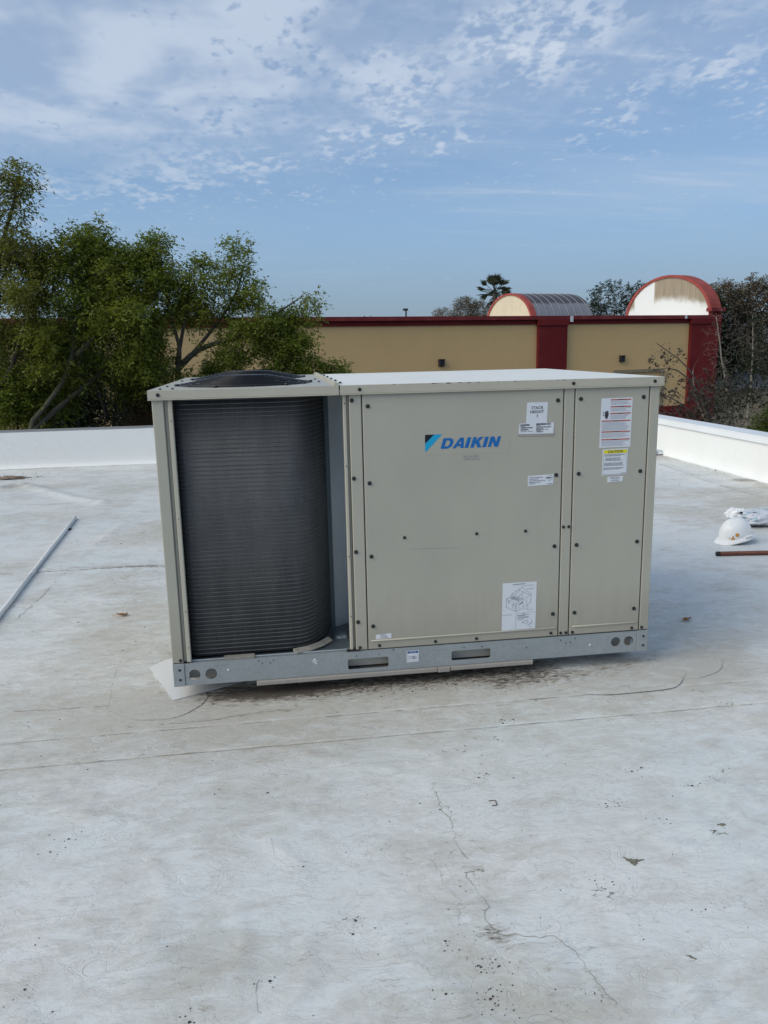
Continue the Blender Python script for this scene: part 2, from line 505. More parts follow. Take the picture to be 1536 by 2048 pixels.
def segdist(x, y, pts):
    d_ = np.full(np.broadcast(x, y).shape, 1e9)
    for (ax, ay), (bx, by) in zip(pts[:-1], pts[1:]):
        vx, vy = bx-ax, by-ay
        t = np.clip(((x-ax)*vx+(y-ay)*vy)/(vx*vx+vy*vy+1e-12), 0, 1)
        d_ = np.minimum(d_, np.hypot(x-ax-t*vx, y-ay-t*vy))
    return d_
def sstep(e0, e1, v):
    t = np.clip((v-e0)/(e1-e0), 0, 1)
    return t*t*(3-2*t)
def height(x, y):
    x, y = np.asarray(x, float), np.asarray(y, float)
    h = 0.0045*(fbm(x*1.1, y*1.3, 3, 3)-0.5)
    h = h + 0.0030*(fbm(x*4.5+y*1.2, y*6.0, 9, 3)-0.5)
    # long loose folds at the far left, a shallow one on the right
    for key, hh, wd in (('FOLD', 0.028, 0.075), ('J3', 0.006, 0.05), ('J1', 0.007, 0.05), ('J4', 0.007, 0.06), ('C6', 0.004, 0.03), ('R1', 0.012, 0.09)):
        dd = segdist(x, y, TR[key])
        h = h + hh*np.exp(-(dd/wd)**2)
    # scattered wrinkles
    wr = np.abs(fbm(x*1.7+y*0.4, y*2.6, 21, 3)-0.5)
    h = h + 0.0035*sstep(0.035, 0.0, wr)
    # kept flat under the unit and its curb
    flat = sstep(0.0, 0.25, np.maximum(np.maximum(-x-0.33, x-2.55), np.maximum(-y-0.32, y-1.45)))
    return h*np.clip(flat, 0, 1)
def hz(x, y):
    return float(height(np.array([x]), np.array([y]))[0])

# ================================================================ SETTING
# ---- roof membrane material
def roof_b(t, b):
    p = geopos(t)
    at1 = t.n('ShaderNodeAttribute', attribute_name='dirt').outputs['Fac']
    at2 = t.n('ShaderNodeAttribute', attribute_name='dark').outputs['Fac']
    n1 = t.noise(t.mapping(p, scale=(1, 1.7, 1), rot=(0, 0, -0.12)), 1.3, 6, 0.62, 0.4)
    n2 = t.noise(t.mapping(p, scale=(1, 2.0, 1), rot=(0, 0, -0.1)), 9, 7, 0.68, 0.6)
    n3 = t.noise(t.mapping(p, scale=(1, 2.6, 1)), 34, 6, 0.7, 0.5)
    n4 = t.noise(p, 210, 3, 0.6)
    hue = t.noise(t.mapping(p, loc=(5, 2, 0)), 1.1, 4, 0.6)
    base = t.mix(t.ramp(hue, 0.35, 0.65), (0.600, 0.642, 0.642), (0.660, 0.668, 0.655))
    k = t.math('ADD', t.math('MULTIPLY', at1, 0.85), t.math('ADD', t.math('MULTIPLY', t.math('SUBTRACT', n1, 0.5), 1.3), t.math('MULTIPLY', t.math('SUBTRACT', n2, 0.5), 1.5)))
    c = t.mix(t.ramp(k, 0.08, 0.75, 0, 0.80), base, (0.415, 0.395, 0.340))
    # mottled grey film
    c = t.mix(t.math('MULTIPLY', t.ramp(n3, 0.50, 0.70), 0.20), c, (0.33, 0.32, 0.30))
    # dirt held by creases: thin meandering lines
    ln = t.noise(t.mapping(p, scale=(1, 1.9, 1), rot=(0, 0, 0.25)), 3.6, 5, 0.6, 1.1)
    line = t.ramp(t.math('ABSOLUTE', t.math('SUBTRACT', ln, 0.5)), 0.0, 0.0085, 1, 0)
    ln2 = t.noise(t.mapping(p, scale=(1, 3.2, 1), rot=(0, 0, -0.15), loc=(3, 7, 0)), 7.5, 5, 0.6, 0.8)
    line2 = t.ramp(t.math('ABSOLUTE', t.math('SUBTRACT', ln2, 0.52)), 0.0, 0.010, 1, 0)
    lm = t.ramp(t.noise(p, 1.9, 3, 0.5), 0.46, 0.66)
    c = t.mix(t.math('MULTIPLY', t.math('MULTIPLY', line, lm), 0.16), c, (0.22, 0.20, 0.17))
    c = t.mix(t.math('MULTIPLY', t.math('MULTIPLY', line2, t.ramp(n1, 0.45, 0.62)), 0.20), c, (0.24, 0.22, 0.19))
    # short scuffs in two directions
    for rot_, sc_1, loc_ in ((0.5, 5.0, (0, 0, 0)), (-0.35, 7.0, (4, 1, 0)), (1.4, 6.0, (2, 8, 0))):
        sf = t.noise(t.mapping(p, scale=(1, 9, 1), rot=(0, 0, rot_), loc=loc_), sc_1, 5, 0.72, 0.25)
        c = t.mix(t.math('MULTIPLY', t.ramp(sf, 0.60, 0.74), 0.26), c, (0.36, 0.35, 0.325))
    blot = t.noise(t.mapping(p, scale=(1, 1.4, 1), loc=(1, 9, 0)), 4.6, 7, 0.72, 0.4)
    c = t.mix(t.ramp(blot, 0.48, 0.68, 0, 0.50), c, (0.44, 0.42, 0.38))
    # brown dirt where water stands
    n5 = t.noise(t.mapping(p, scale=(1, 3.0, 1), rot=(0, 0, 0.06)), 15, 8, 0.75, 0.5)
    kk = t.math('ADD', at2, t.math('ADD', t.math('MULTIPLY', t.math('SUBTRACT', n5, 0.5), 2.6), t.math('MULTIPLY', t.math('SUBTRACT', n3, 0.5), 2.4)))
    c = t.mix(t.ramp(kk, 0.45, 0.95, 0, 0.62), c, (0.25, 0.21, 0.165))
    c = t.mix(t.ramp(kk, 0.92, 1.35, 0, 0.88), c, (0.060, 0.048, 0.038))
    vein = t.noise(t.mapping(p, scale=(1, 2.2, 1), rot=(0, 0, -0.1), loc=(2, 5, 0)), 11, 9, 0.78, 0.6)
    c = t.mix(t.math('MULTIPLY', t.ramp(vein, 0.585, 0.66), t.ramp(t.math('ADD', at1, n1), 0.62, 1.05, 0.10, 0.60)), c, (0.23, 0.205, 0.165))
    # specks
    sp = t.math('MULTIPLY', t.ramp(t.noise(p, 150, 2, 0.5), 0.735, 0.77), t.ramp(t.noise(p, 2.2, 3, 0.6), 0.42, 0.60))
    c = t.mix(t.math('MULTIPLY', sp, 0.75), c, (0.07, 0.065, 0.06))
    t.put(b.inputs['Base Color'], c)
    t.put(b.inputs['Roughness'], t.ramp(k, 0.0, 0.9, 0.47, 0.70))
    sc_ = t.n('ShaderNodeTexVoronoi', feature='DISTANCE_TO_EDGE'); t.put(sc_.inputs['Vector'], p); sc_.inputs['Scale'].default_value = 7
    wr = t.noise(t.mapping(p, scale=(1, 1.5, 1), rot=(0, 0, 0.5)), 17, 5, 0.6, 0.9)
    wr = t.math('MULTIPLY', wr, t.ramp(t.noise(p, 2.3, 3, 0.6), 0.35, 0.7, 0.25, 1.0))
    h = t.math('ADD', t.math('MULTIPLY', n2, 0.55), t.math('ADD', t.math('MULTIPLY', wr, 0.5), t.math('MULTIPLY', n4, 0.06)))
    h = t.math('SUBTRACT', h, t.math('MULTIPLY', line, 0.10))
    bump(t, b, h, 0.62, 0.012)
M['roof'] = principled('white_roof_membrane', spec=0.35, build=roof_b)
M['roof_white'] = principled('clean_membrane', spec=0.4, build=varied((0.66, 0.665, 0.65), 0.05, 4, 0.5, (0.42, 0.40, 0.35), 0.35, 0.002))
M['parapet'] = principled('parapet_membrane', spec=0.4, build=varied((0.77, 0.785, 0.77), 0.03, 2.2, 0.45, (0.50, 0.49, 0.46), 0.25, 0.002, stretch=(1, 1, 0.5)))
M['edge_dirt'] = principled('edge_dirt', build=varied((0.42, 0.405, 0.375), 0.3, 30, 0.8))
M['crack'] = principled('crack_dirt', build=varied((0.33, 0.31, 0.27), 0.4, 30, 0.8))
M['grit'] = principled('dark_grit', build=varied((0.045, 0.042, 0.038), 0.4, 60, 0.8))
M['ring'] = principled('fastener_ring_membrane', build=varied((0.55, 0.55, 0.53), 0.1, 20, 0.6))

def soff(y):
    return np.where(np.asarray(y) > -0.255, 0.0, np.where(np.asarray(y) > -0.462, -0.002, -0.004))
def surf(x, y):
    return hz(x, y) + float(soff(y))

roof = tag(empty('roof', (0, 0, 0)), kind='structure')
xs = np.concatenate([np.arange(-10, -3.4, 0.2), np.arange(-3.4, -1.2, 0.04), np.arange(-1.2, 2.8, 0.02), np.arange(2.8, 5.62, 0.04), [5.62]])
def stains(X, Y):
    # stain masks
    dirt = 0.50*np.exp(-((Y+0.20)/0.42)**2)*sstep(-1.2, -0.2, X)*sstep(4.2, 2.4, X) + 0.30*sstep(0.42, 0.62, fbm(X*0.6, Y*0.9, 41, 4))
    dirt += 0.35*sstep(0.48, 0.66, fbm(X*1.6+3, Y*1.6, 51, 4))
    dirt += 0.35*np.exp(-((X-0.95)/0.16)**2-((Y+1.65)/0.35)**2) + 0.35*np.exp(-((X-1.3)/0.35)**2-((Y+1.75)/0.12)**2)
    dirt += 0.45*np.exp(-((X-4.9)/0.7)**2-((Y-3.4)/0.8)**2) + 0.4*np.exp(-((X+0.45)/0.4)**2-((Y-1.0)/0.9)**2)
    dark = np.zeros_like(X)
    for key, a, wd in (('STAIN', 0.86, 0.12), ('STAIN2', 0.62, 0.08), ('FOLD2', 0.8, 0.10), ('ST3', 0.7, 0.10), ('J1', 0.75, 0.030), ('J2', 0.35, 0.03),
                       ('J3', 0.40, 0.04), ('SM2', 0.70, 0.012), ('SM3', 0.35, 0.02), ('C1', 0.33, 0.035), ('C6', 0.34, 0.012), ('S4', 0.45, 0.02), ('S3', 0.35, 0.012), ('C8', 0.25, 0.02)):
        dark += a*np.exp(-(segdist(X, Y, TR[key])/wd)**2)
    dark += 0.42*np.exp(-(segdist(X, Y, TR['SM1'])/0.012)**2)
    dark += 0.45*np.exp(-((X-0.38)/0.32)**2-((Y-0.00)/0.09)**2) + 0.38*np.exp(-((X-1.22)/0.40)**2-((Y-0.00)/0.09)**2)
    dark += 0.30*np.exp(-((X+0.25)/0.22)**2-((Y-0.55)/0.45)**2)
    dark += 0.42*np.exp(-((X-0.40)/0.26)**2-((Y-0.02)/0.07)**2)
    dark += 0.34*sstep(6.3, 7.4, Y)*sstep(-0.8, -2.2, X)
    dark += 0.30*np.exp(-((X-5.2)/0.25)**2-((Y-5.0)/1.6)**2)
    dark += 0.38*np.exp(-((X-0.9)/0.95)**2-((Y+0.02)/0.18)**2)
    dark += 0.45*np.exp(-((X+0.42)/0.25)**2-((Y-1.75)/0.5)**2)
    dark += 0.55*np.exp(-((X+2.7)/0.35)**2-((Y-6.75)/0.15)**2)
    dark += 0.5*np.exp(-((X-4.14)/0.35)**2-((Y-2.75)/0.12)**2)
    dark += 0.38*np.exp(-((X-0.98)/0.05)**2-((Y+1.55)/0.04)**2)
    for (sx, sy) in TR['ST7']:
        dark += 0.42*np.exp(-((X-sx)/0.030)**2-((Y-sy)/0.022)**2)
    dark += 0.40*np.exp(-((Y-7.62)/0.10)**2)
    dark += 0.42*np.exp(-((X-5.45)/0.12)**2)*sstep(2.5, 4.0, Y)
    dark += 0.34*np.exp(-((X+0.55)/0.30)**2-((Y-2.35)/0.35)**2) + 0.30*np.exp(-((X+0.6)/0.25)**2-((Y-3.6)/0.7)**2)
    dark += 0.30*np.exp(-((Y-4.85)/0.10)**2)*sstep(-1.0, -1.6, X)
    for (cx_, cy_, rx_, ry_, aa_) in ((4.6, 3.9, 0.6, 0.10, 0.45), (3.9, 1.25, 0.5, 0.06, 0.35), (4.9, 2.9, 0.5, 0.10, 0.45), (3.4, 2.55, 0.35, 0.07, 0.35), (2.9, 0.95, 0.3, 0.04, 0.32), (5.0, 4.9, 0.4, 0.12, 0.4), (-2.4, 5.3, 0.8, 0.15, 0.35), (-0.05, -0.95, 0.10, 0.05, 0.28), (0.8, -0.40, 0.5, 0.05, 0.28), (1.9, -0.35, 0.35, 0.05, 0.30)):
        dark += aa_*np.exp(-((X-cx_)/rx_)**2-((Y-cy_)/ry_)**2)
    return dirt, dark
def sheet(name, y0, y1, step_fn, zo, lip=None):
    ys = step_fn
    X, Y = np.meshgrid(xs, ys)
    # slightly wandering front edge
    e = 0.003*(fbm(X[0]*1.5, X[0]*0, 77, 3)-0.5)
    if lip is not None:
        wgt = np.clip(1-(Y-y0)/0.10, 0, 1)
        Y = Y + wgt*e[None, :]
    Z = height(X, Y)+zo
    dirt, dark = stains(X, Y)
    k, j = X.shape
    V = np.stack([X.ravel(), Y.ravel(), Z.ravel()], 1)
    idx = np.arange(k*j).reshape(k, j)
    F = np.stack([idx[:-1, :-1].ravel(), idx[:-1, 1:].ravel(), idx[1:, 1:].ravel(), idx[1:, :-1].ravel()], 1)
    if lip is not None:
        V2 = V[:j].copy(); V2[:, 2] -= lip
        V = np.concatenate([V2, V])
        F = F + j
        a = np.arange(j-1)
        F = np.concatenate([np.stack([a, a+1, a+1+j, a+j], 1), F])
        dirt = np.concatenate([dirt[:1]*0+0.8, dirt]); dark = np.concatenate([dark[:1]*0+0.4, dark])
    me = bpy.data.meshes.new(name)
    me.vertices.add(len(V)); me.vertices.foreach_set('co', V.ravel())
    me.loops.add(len(F)*4); me.loops.foreach_set('vertex_index', F.ravel())
    me.polygons.add(len(F)); me.polygons.foreach_set('loop_start', np.arange(len(F))*4)
    me.update(calc_edges=True)
    me.polygons.foreach_set('use_smooth', np.ones(len(F), bool))
    for nm, a in (('dirt', dirt), ('dark', dark)):
        at_ = me.attributes.new(nm, 'FLOAT', 'POINT')
        at_.data.foreach_set('value', a.ravel().astype(np.float32))
    me.materials.append(M['roof'])
    return link(name, me, roof)
sheet('membrane_sheet', -0.255, 7.7, np.concatenate([np.arange(-0.255, 1.6, 0.018), np.arange(1.6, 7.68, 0.04), [7.7]]), 0.0, 0.0018)
sheet('membrane_sheet', -0.462, -0.2, np.concatenate([np.arange(-0.462, -0.22, 0.018)]), -0.002, 0.0018)
sheet('membrane_sheet', -5.0, -0.42, np.concatenate([np.arange(-5.0, -2.3, 0.1), np.arange(-2.3, -0.41, 0.018)]), -0.004)

def smooth_closed(pts, n=5):
    out = []
    k = len(pts)
    for i in range(k):
        p0, p1, p2, p3 = [np.array(pts[(i+q-1) % k]) for q in range(4)]
        for j in range(n):
            t = j/n
            out.append(tuple(0.5*((2*p1)+(-p0+p2)*t+(2*p0-5*p1+4*p2-p3)*t*t+(-p0+3*p1-3*p2+p3)*t**3)))
    return out
def patch(pts, ztop, mat):
    o = plate('membrane_patch', pts, [], 0.0022, mat, roof, plane='xy', at_=ztop)
    bm = bmesh.new(); bm.from_mesh(o.data)
    xs_ = [p[0] for p in pts]; ys_ = [p[1] for p in pts]
    for lo, hi_, nrm in ((min(xs_), max(xs_), (1, 0, 0)), (min(ys_), max(ys_), (0, 1, 0))):
        q = lo+0.02
        while q < hi_:
            bmesh.ops.bisect_plane(bm, geom=bm.verts[:]+bm.edges[:]+bm.faces[:], plane_co=(q*nrm[0], q*nrm[1], 0), plane_no=nrm)
            q += 0.03
    bm.to_mesh(o.data); bm.free()
    co = np.empty(len(o.data.vertices)*3); o.data.vertices.foreach_get('co', co); co = co.reshape(-1, 3)
    di, da = stains(co[:, 0], co[:, 1])
    for nm, a_ in (('dirt', di), ('dark', da)):
        at_ = o.data.attributes.new(nm, 'FLOAT', 'POINT'); at_.data.foreach_set('value', a_.astype(np.float32))
    return o
PL = smooth_closed(TR['PL']+[(0.30, 0.30), (0.30, 0.70)], 5)
PR = smooth_closed(TR['PR']+[(2.05, -0.12), (1.9, 0.2), (2.0, 0.7)], 5)
PR2 = smooth_closed([(2.21, 0.08)]+TR['PR2']+[(1.68, -0.18), (1.66, 0.1)], 5)
patch(PL, 0.0026, M['roof'])
patch(PR, 0.0026, M['roof'])
patch(PR2, 0.0044, M['roof'])
SQp = [(-0.17, 0.391), (-0.011, 0.005), (0.06, 0.04), (0.139, 0.079), (0.30, 0.16), (0.33, 0.45), (0.0, 0.52), (-0.104, 0.478)]
patch(SQp, 0.0052, M['roof_white'])

def ribbon(pts, wd, lift, wob=0.004, name='crack', gap=0.0, mat='crack', seed=0):
    r = np.random.default_rng(seed+int(abs(pts[0][0])*1000))
    P = [np.array(p, float) for p in pts]
    Q = []
    for a, b_ in zip(P[:-1], P[1:]):
        n = max(2, int(np.hypot(*(b_-a))/0.012))
        for i in range(n):
            Q.append(a+(b_-a)*i/n)
    Q.append(P[-1])
    Q = np.array(Q)
    Q[:, 0] += r.normal(0, min(0.0030, wob*0.35), len(Q)); Q[:, 1] += r.normal(0, min(0.0026, wob*0.35), len(Q))
    Q[:, 0] += wob*2*(fbm(np.arange(len(Q))*0.31, np.zeros(len(Q)), 5+seed, 3)-0.5)
    Q[:, 1] += wob*2*(fbm(np.arange(len(Q))*0.31, np.zeros(len(Q)), 8+seed, 3)-0.5)
    mb = MB()
    w_ = wd*(0.35+0.9*np.clip(fbm(np.arange(len(Q))*0.23, np.zeros(len(Q)), 15+seed, 3)*2-0.5, 0, 1.3))
    show = fbm(np.arange(len(Q))*0.11, np.zeros(len(Q)), 25+seed, 2)
    w_ = np.minimum(w_, wd*1.4)
    vs, fs = [], []
    for i in range(len(Q)):
        t = Q[min(i+1, len(Q)-1)]-Q[max(i-1, 0)]
        t /= np.hypot(*t)+1e-9
        nrm = np.array([-t[1], t[0]])*w_[i]/2
        for s_ in (1, -1):
            q = Q[i]+nrm*s_
            vs.append((q[0], q[1], surf(q[0], q[1])+lift))
    for i in range(len(Q)-1):
        if show[i] > gap:
            fs.append((2*i, 2*i+1, 2*i+3, 2*i+2))
    mb.add(vs, fs)
    return mb.build(name, M[mat], roof)
for i, (key, wd, wob, gap) in enumerate((('C1', 0.0019, 0.016, 0.42), ('C2', 0.0009, 0.005, 0.35), ('C3', 0.0012, 0.004, 0.3), ('C4', 0.0010, 0.006, 0.4), ('C5', 0.0012, 0.003, 0.4),
                              ('C7', 0.0013, 0.006, 0.2), ('C8', 0.0010, 0.010, 0.5), ('C9', 0.003, 0.006, 0.45), ('J2', 0.006, 0.01, 0.42), ('J4', 0.006, 0.01, 0.45),
                              ('S3', 0.004, 0.006, 0.4), ('S4', 0.004, 0.006, 0.42), ('J5', 0.003, 0.006, 0.3), ('R1', 0.008, 0.01, 0.3))):
    ribbon(TR[key], wd, 0.0010, wob, gap=gap, seed=i)
for s_, pts, lf in ((40, PL[:38], 0.0034), (41, PR[:40], 0.0034), (42, PR2[5:30], 0.0050), (43, SQp[0:4], 0.006)):
    ribbon(pts, 0.0015, lf, 0.0022, gap=0.40, name='patch_edge_dirt', mat='edge_dirt' if s_ == 42 or s_ == 41 else 'crack', seed=s_)
ribbon([(-1.4, -0.464), (2.6, -0.464)], 0.0017, 0.0040, 0.0012, gap=0.30, name='seam_dirt', seed=51)
ribbon([(-1.2, -0.258), (1.9, -0.258)], 0.0026, 0.0040, 0.002, gap=0.42, name='seam_dirt', seed=53)
ribbon([(-1.6, 2.30), (0.0, 2.24)], 0.012, 0.0015, 0.012, gap=0.36, name='seam_dirt', seed=54)

ring_me = None
for i, (rx, ry) in enumerate(TR['RINGS']):
    if ring_me is None:
        mb = MB()
        mb.lathe([(0.0265, 0.0), (0.0275, 0.0007), (0.0300, 0.0008), (0.0312, 0.0)], n=28)
        ring_me = mb.mesh('fastener_ring', M['ring'], True)
    o = link('fastener_ring', ring_me, roof)
    o.location = (rx, ry, surf(rx, ry)-0.0001)
    s_ = 0.8+0.25*random.random()
    o.scale = (s_*1.1, s_, 0.8)

# a torn scab of old dirt, and a scribble of dried residue
M['scab'] = principled('dirt_scab', build=varied((0.17, 0.165, 0.125), 0.5, 120, 0.85, (0.05, 0.05, 0.035), 0.8))
def scab(cx_, cy_, pts, name='dirt_scab'):
    r_ = random.Random(int(cx_*999))
    out = []
    for (a, b_), (c_, d__) in zip(pts, pts[1:]+pts[:1]):
        for i in range(6):
            t_ = i/6
            out.append((cx_+a+(c_-a)*t_+r_.gauss(0, 0.0016), cy_+b_+(d__-b_)*t_+r_.gauss(0, 0.0016)))
    m_ = MB(); n_ = len(out)
    top = [(a, b_, surf(a, b_)+0.0016) for a, b_ in out]; bot = [(a, b_, z_-0.004) for a, b_, z_ in top]
    m_.add(top+bot, [tuple(range(n_))]+[(j+n_, (j+1) % n_+n_, (j+1) % n_, j) for j in range(n_)])
    return m_.build(name, M['scab'], roof)
scab(1.445, -1.33, [(-0.022, 0.020), (0.004, 0.006), (0.038, 0.000), (0.010, -0.010), (-0.004, -0.022)])
scab(1.79, -1.215, [(-0.014, 0.004), (0.010, 0.005), (0.014, -0.001), (-0.004, -0.004)])
scab(1.42, -1.70, [(-0.006, 0.010), (0.003, 0.001), (0.010, -0.008), (0.000, -0.004)])
def scribble(cx_, cy_, n_, sp_, seed_):
    r_ = random.Random(seed_)
    for i in range(n_):
        x_, y_ = cx_+r_.gauss(0, sp_), cy_+r_.gauss(0, sp_*0.55)
        pts = [(x_, y_)]
        for _ in range(4):
            x_ += r_.uniform(-0.010, 0.010); y_ += r_.uniform(-0.006, 0.006); pts.append((x_, y_))
        ribbon(pts, 0.0015, 0.0010, 0.001, name='residue_mark', gap=0.15, mat='scab', seed=seed_+i)
scribble(1.31, -1.448, 7, 0.018, 200); scribble(1.76, -1.25, 5, 0.020, 230); scribble(0.99, -1.30, 4, 0.012, 250); scribble(0.98, -1.545, 6, 0.022, 270); scribble(0.62, -1.42, 3, 0.02, 290); scribble(1.12, -0.60, 4, 0.03, 300); scribble(1.95, -0.95, 3, 0.03, 320)
# grit
mb = MB()
def fleck(x_, y_, r_):
    n = random.choice((4, 5, 6, 7))
    a0 = random.random()*6
    z0 = surf(x_, y_)
    rr = [r_*(0.45+0.9*random.random()) for _ in range(n)]
    top = [(x_+rr[j]*math.cos(a0+2*PI*j/n), y_+0.7*rr[j]*math.sin(a0+2*PI*j/n), z0+0.0022) for j in range(n)]
    bot = [(a, b_, z0-0.003) for a, b_, _ in top]
    fs = [tuple(range(n))]+[(j+n, (j+1) % n+n, (j+1) % n, j) for j in range(n)]
    mb.add(top+bot, fs)
for (sx, sy) in TR['SPK']:
    fleck(sx, sy, 0.0022+0.0026*random.random())
    for _ in range(4):
        fleck(sx+random.gauss(0, 0.02), sy+random.gauss(0, 0.015), 0.0008+0.0012*random.random())
for _ in range(260):
    fleck(random.uniform(-1.0, 2.8), random.uniform(-1.95, 0.0), 0.0006+0.0022*random.random()**3)
for _ in range(240):
    fleck(random.gauss(0.95, 0.35), random.gauss(0.0, 0.06), 0.001+0.004*random.random()**2)
for _ in range(60):
    fleck(random.gauss(0.93, 0.05), random.gauss(-1.65, 0.18), 0.0006+0.0016*random.random()**2)
for _ in range(110):
    fleck(random.uniform(-1.2, -0.1), random.uniform(0.2, 3.4), 0.001+0.004*random.random()**3)
for _ in range(60):
    fleck(random.uniform(-3.2, 5.5), random.uniform(3, 7.4), 0.002+0.007*random.random()**2)
for _ in range(40):
    fleck(5.55-abs(random.gauss(0, 0.06)), random.uniform(3.5, 7.4), 0.003+0.009*random.random()**2)
tag(mb.build('roof_grit', M['grit']), kind='stuff')

# ---- parapets: swept profile with a soft foot and a cap
def parapet(name, p0, p1, inward, h, lab, cap_mat, lip):
    L = math.hypot(p1[0]-p0[0], p1[1]-p0[1])
    ux, uy = (p1[0]-p0[0])/L, (p1[1]-p0[1])/L
    prof = [(0.10, -0.012), (0.055, 0.003), (0.022, 0.022), (0.008, 0.055), (0.002, 0.12), (0.0, 0.22), (0.0, h*0.75), (0.0, h)]
    n = int(L/0.10)
    vs, fs = [], []
    for i in range(n+1):
        s_ = L*i/n
        for (q, zz) in prof:
            wv = 0.010*(float(fbm(np.array([s_*1.3]), np.array([zz*3.0]), 63, 3)[0])-0.5) + 0.006*(float(vnoise(np.array([s_*0.45]), np.array([0.0]), 9)[0])-0.5)
            qq = q+wv
            vs.append((p0[0]+ux*s_+inward[0]*qq, p0[1]+uy*s_+inward[1]*qq, zz))
    k = len(prof)
    for i in range(n):
        for j in range(k-1):
            fs.append((i*k+j, (i+1)*k+j, (i+1)*k+j+1, i*k+j+1))
    t_ = tag(empty(name, (p0[0], p0[1], 0)), lab, 'parapet wall')
    def loc(mb_, nm, mt, sm=False):
        o = mb_.build(nm, mt, None, sm)
        o.data.transform(Matrix.Translation((-p0[0], -p0[1], 0)))
        o.parent = t_
        return o
    m1 = MB(); m1.add(vs, fs)
    o = loc(m1, 'membrane_face', M['parapet'], True); fix_normals(o.data)
    m2 = MB()
    def seg(q0, q1, z0, z1, mbx):
        c = []
        for (s_, q) in ((0, q0), (L, q0), (L, q1), (0, q1)):
            c.append((p0[0]+ux*s_+inward[0]*q, p0[1]+uy*s_+inward[1]*q))
        vs_ = [(a, b_, z0) for a, b_ in c]+[(a, b_, z1) for a, b_ in c]
        mbx.add(vs_, [(0, 3, 2, 1), (4, 5, 6, 7), (0, 1, 5, 4), (1, 2, 6, 5), (2, 3, 7, 6), (3, 0, 4, 7)])
    seg(-0.012, -0.235, -0.05, h-0.002, m2)
    o = loc(m2, 'core', M['parapet']); fix_normals(o.data)
    # cap in lengths with a joint
    Lc, s0 = 3.05, 0.0
    while s0 < L-0.01:
        s1 = min(L, s0+Lc)-0.004
        m3 = MB()
        def seg2(q0, q1, z0, z1):
            c = []
            for (s_, q) in ((s0, q0), (s1, q0), (s1, q1), (s0, q1)):
                c.append((p0[0]+ux*s_+inward[0]*q, p0[1]+uy*s_+inward[1]*q))
            vs_ = [(a, b_, z0) for a, b_ in c]+[(a, b_, z1) for a, b_ in c]
            m3.add(vs_, [(0, 3, 2, 1), (4, 5, 6, 7), (0, 1, 5, 4), (1, 2, 6, 5), (2, 3, 7, 6), (3, 0, 4, 7)])
        seg2(lip, -0.25, h, h+0.014)
        if lip > 0.01:
            seg2(lip, lip-0.003, h-0.062, h-0.001)
        seg2(-0.247, -0.25, h-0.09, h-0.001)
        o = loc(m3, 'cap', cap_mat); fix_normals(o.data)
        s0 += Lc
    return t_
M['cap_white'] = principled('white_cap_metal', build=varied((0.72, 0.75, 0.77), 0.04, 3, 0.35))
M['cap_grey'] = principled('grey_edge_metal', build=varied((0.30, 0.31, 0.32), 0.1, 4, 0.4), metal=0.2)
parapet('parapet', (5.62, -5.0), (5.62, 7.72), (-1, 0), 0.455, 'low white parapet running back along the right side of the roof', M['cap_white'], 0.022)
parapet('parapet', (-10.0, 7.72), (5.62, 7.72), (0, -1), 0.475, 'low white parapet with thin grey edge across the back of the roof', M['cap_grey'], 0.0)

# ---- ground far below and the walls of this building
M['asphalt'] = principled('asphalt', build=varied((0.055, 0.055, 0.053), 0.2, 0.4, 0.85, (0.035, 0.035, 0.035), 0.5))
mb = MB()
mb.add([(-1500, -1500, -5), (1500, -1500, -5), (1500, 1500, -5), (-1500, 1500, -5)], [(0, 1, 2, 3)])
tag(mb.build('ground', M['asphalt']), kind='structure')
M['grass'] = principled('grass', build=varied((0.045, 0.06, 0.022), 0.4, 1.5, 0.9, (0.09, 0.08, 0.045), 0.5))
mb = MB()
mb.add([(-14, 8.6, -4.99), (5.4, 8.6, -4.99), (5.4, 16.5, -4.99), (-14, 16.5, -4.99)], [(0, 1, 2, 3)])
mb.add([(6.8, -4, -4.99), (12.0, -4, -4.99), (12.0, 20, -4.99), (6.8, 20, -4.99)], [(0, 1, 2, 3)])
tag(mb.build('grass_verge', M['grass']), kind='structure')
M['stucco'] = principled('tan_stucco', build=varied((0.34, 0.27, 0.17), 0.06, 0.8, 0.85, (0.22, 0.17, 0.11), 0.25, 0.004))
mb = MB()
mb.box((-10.2, -5.2, -5.0), (5.84, 7.93, -0.02))
tag(mb.build('own_building', M['stucco']), 'building whose white flat roof carries the air conditioner', 'building')

# ================================================================ THE ROOFTOP UNIT
W, TOP, Z0, ZR = 2.14, 1.324, 0.07, 0.170
unit = tag(empty('rooftop_air_conditioner', (0, 0, 0.07)), 'large beige rooftop air conditioner with dark condenser coil and blue logo on a galvanised base', 'air conditioner')
def U(o):
    """parent to the unit keeping world coordinates"""
    o.parent = unit
    o.location = (o.location[0], o.location[1], o.location[2]-0.07)
    return o
def sub(o, parent):
    o.parent = parent
    return o

# screws share one mesh
mb = MB()
mb.lathe([(0.0, 0.0), (0.0088, 0.0), (0.0088, 0.0016), (0.0055, 0.0020)], n=14)
mb.lathe([(0.0055, 0.0018), (0.0053, 0.0058), (0.0040, 0.0066), (0.0, 0.0066)], n=6)
screw_me = mb.mesh('screw', M['black'])
screw_me.transform(Matrix.Rotation(R(90), 4, 'X'))
fix_normals(screw_me)
def screw(x_, z_, y_=-0.001, parent=None, s_=1.0, up_=False):
    o = link('screw', screw_me)
    o.location = (x_, y_, z_)
    o.rotation_euler = (R(-90) if up_ else 0, 0 if up_ else random.random(), 0)
    o.scale = (s_, s_, s_)
    if parent is None:
        U(o)
    else:
        o.parent = parent
        o.location = (x_, y_, z_-0.07)
    return o

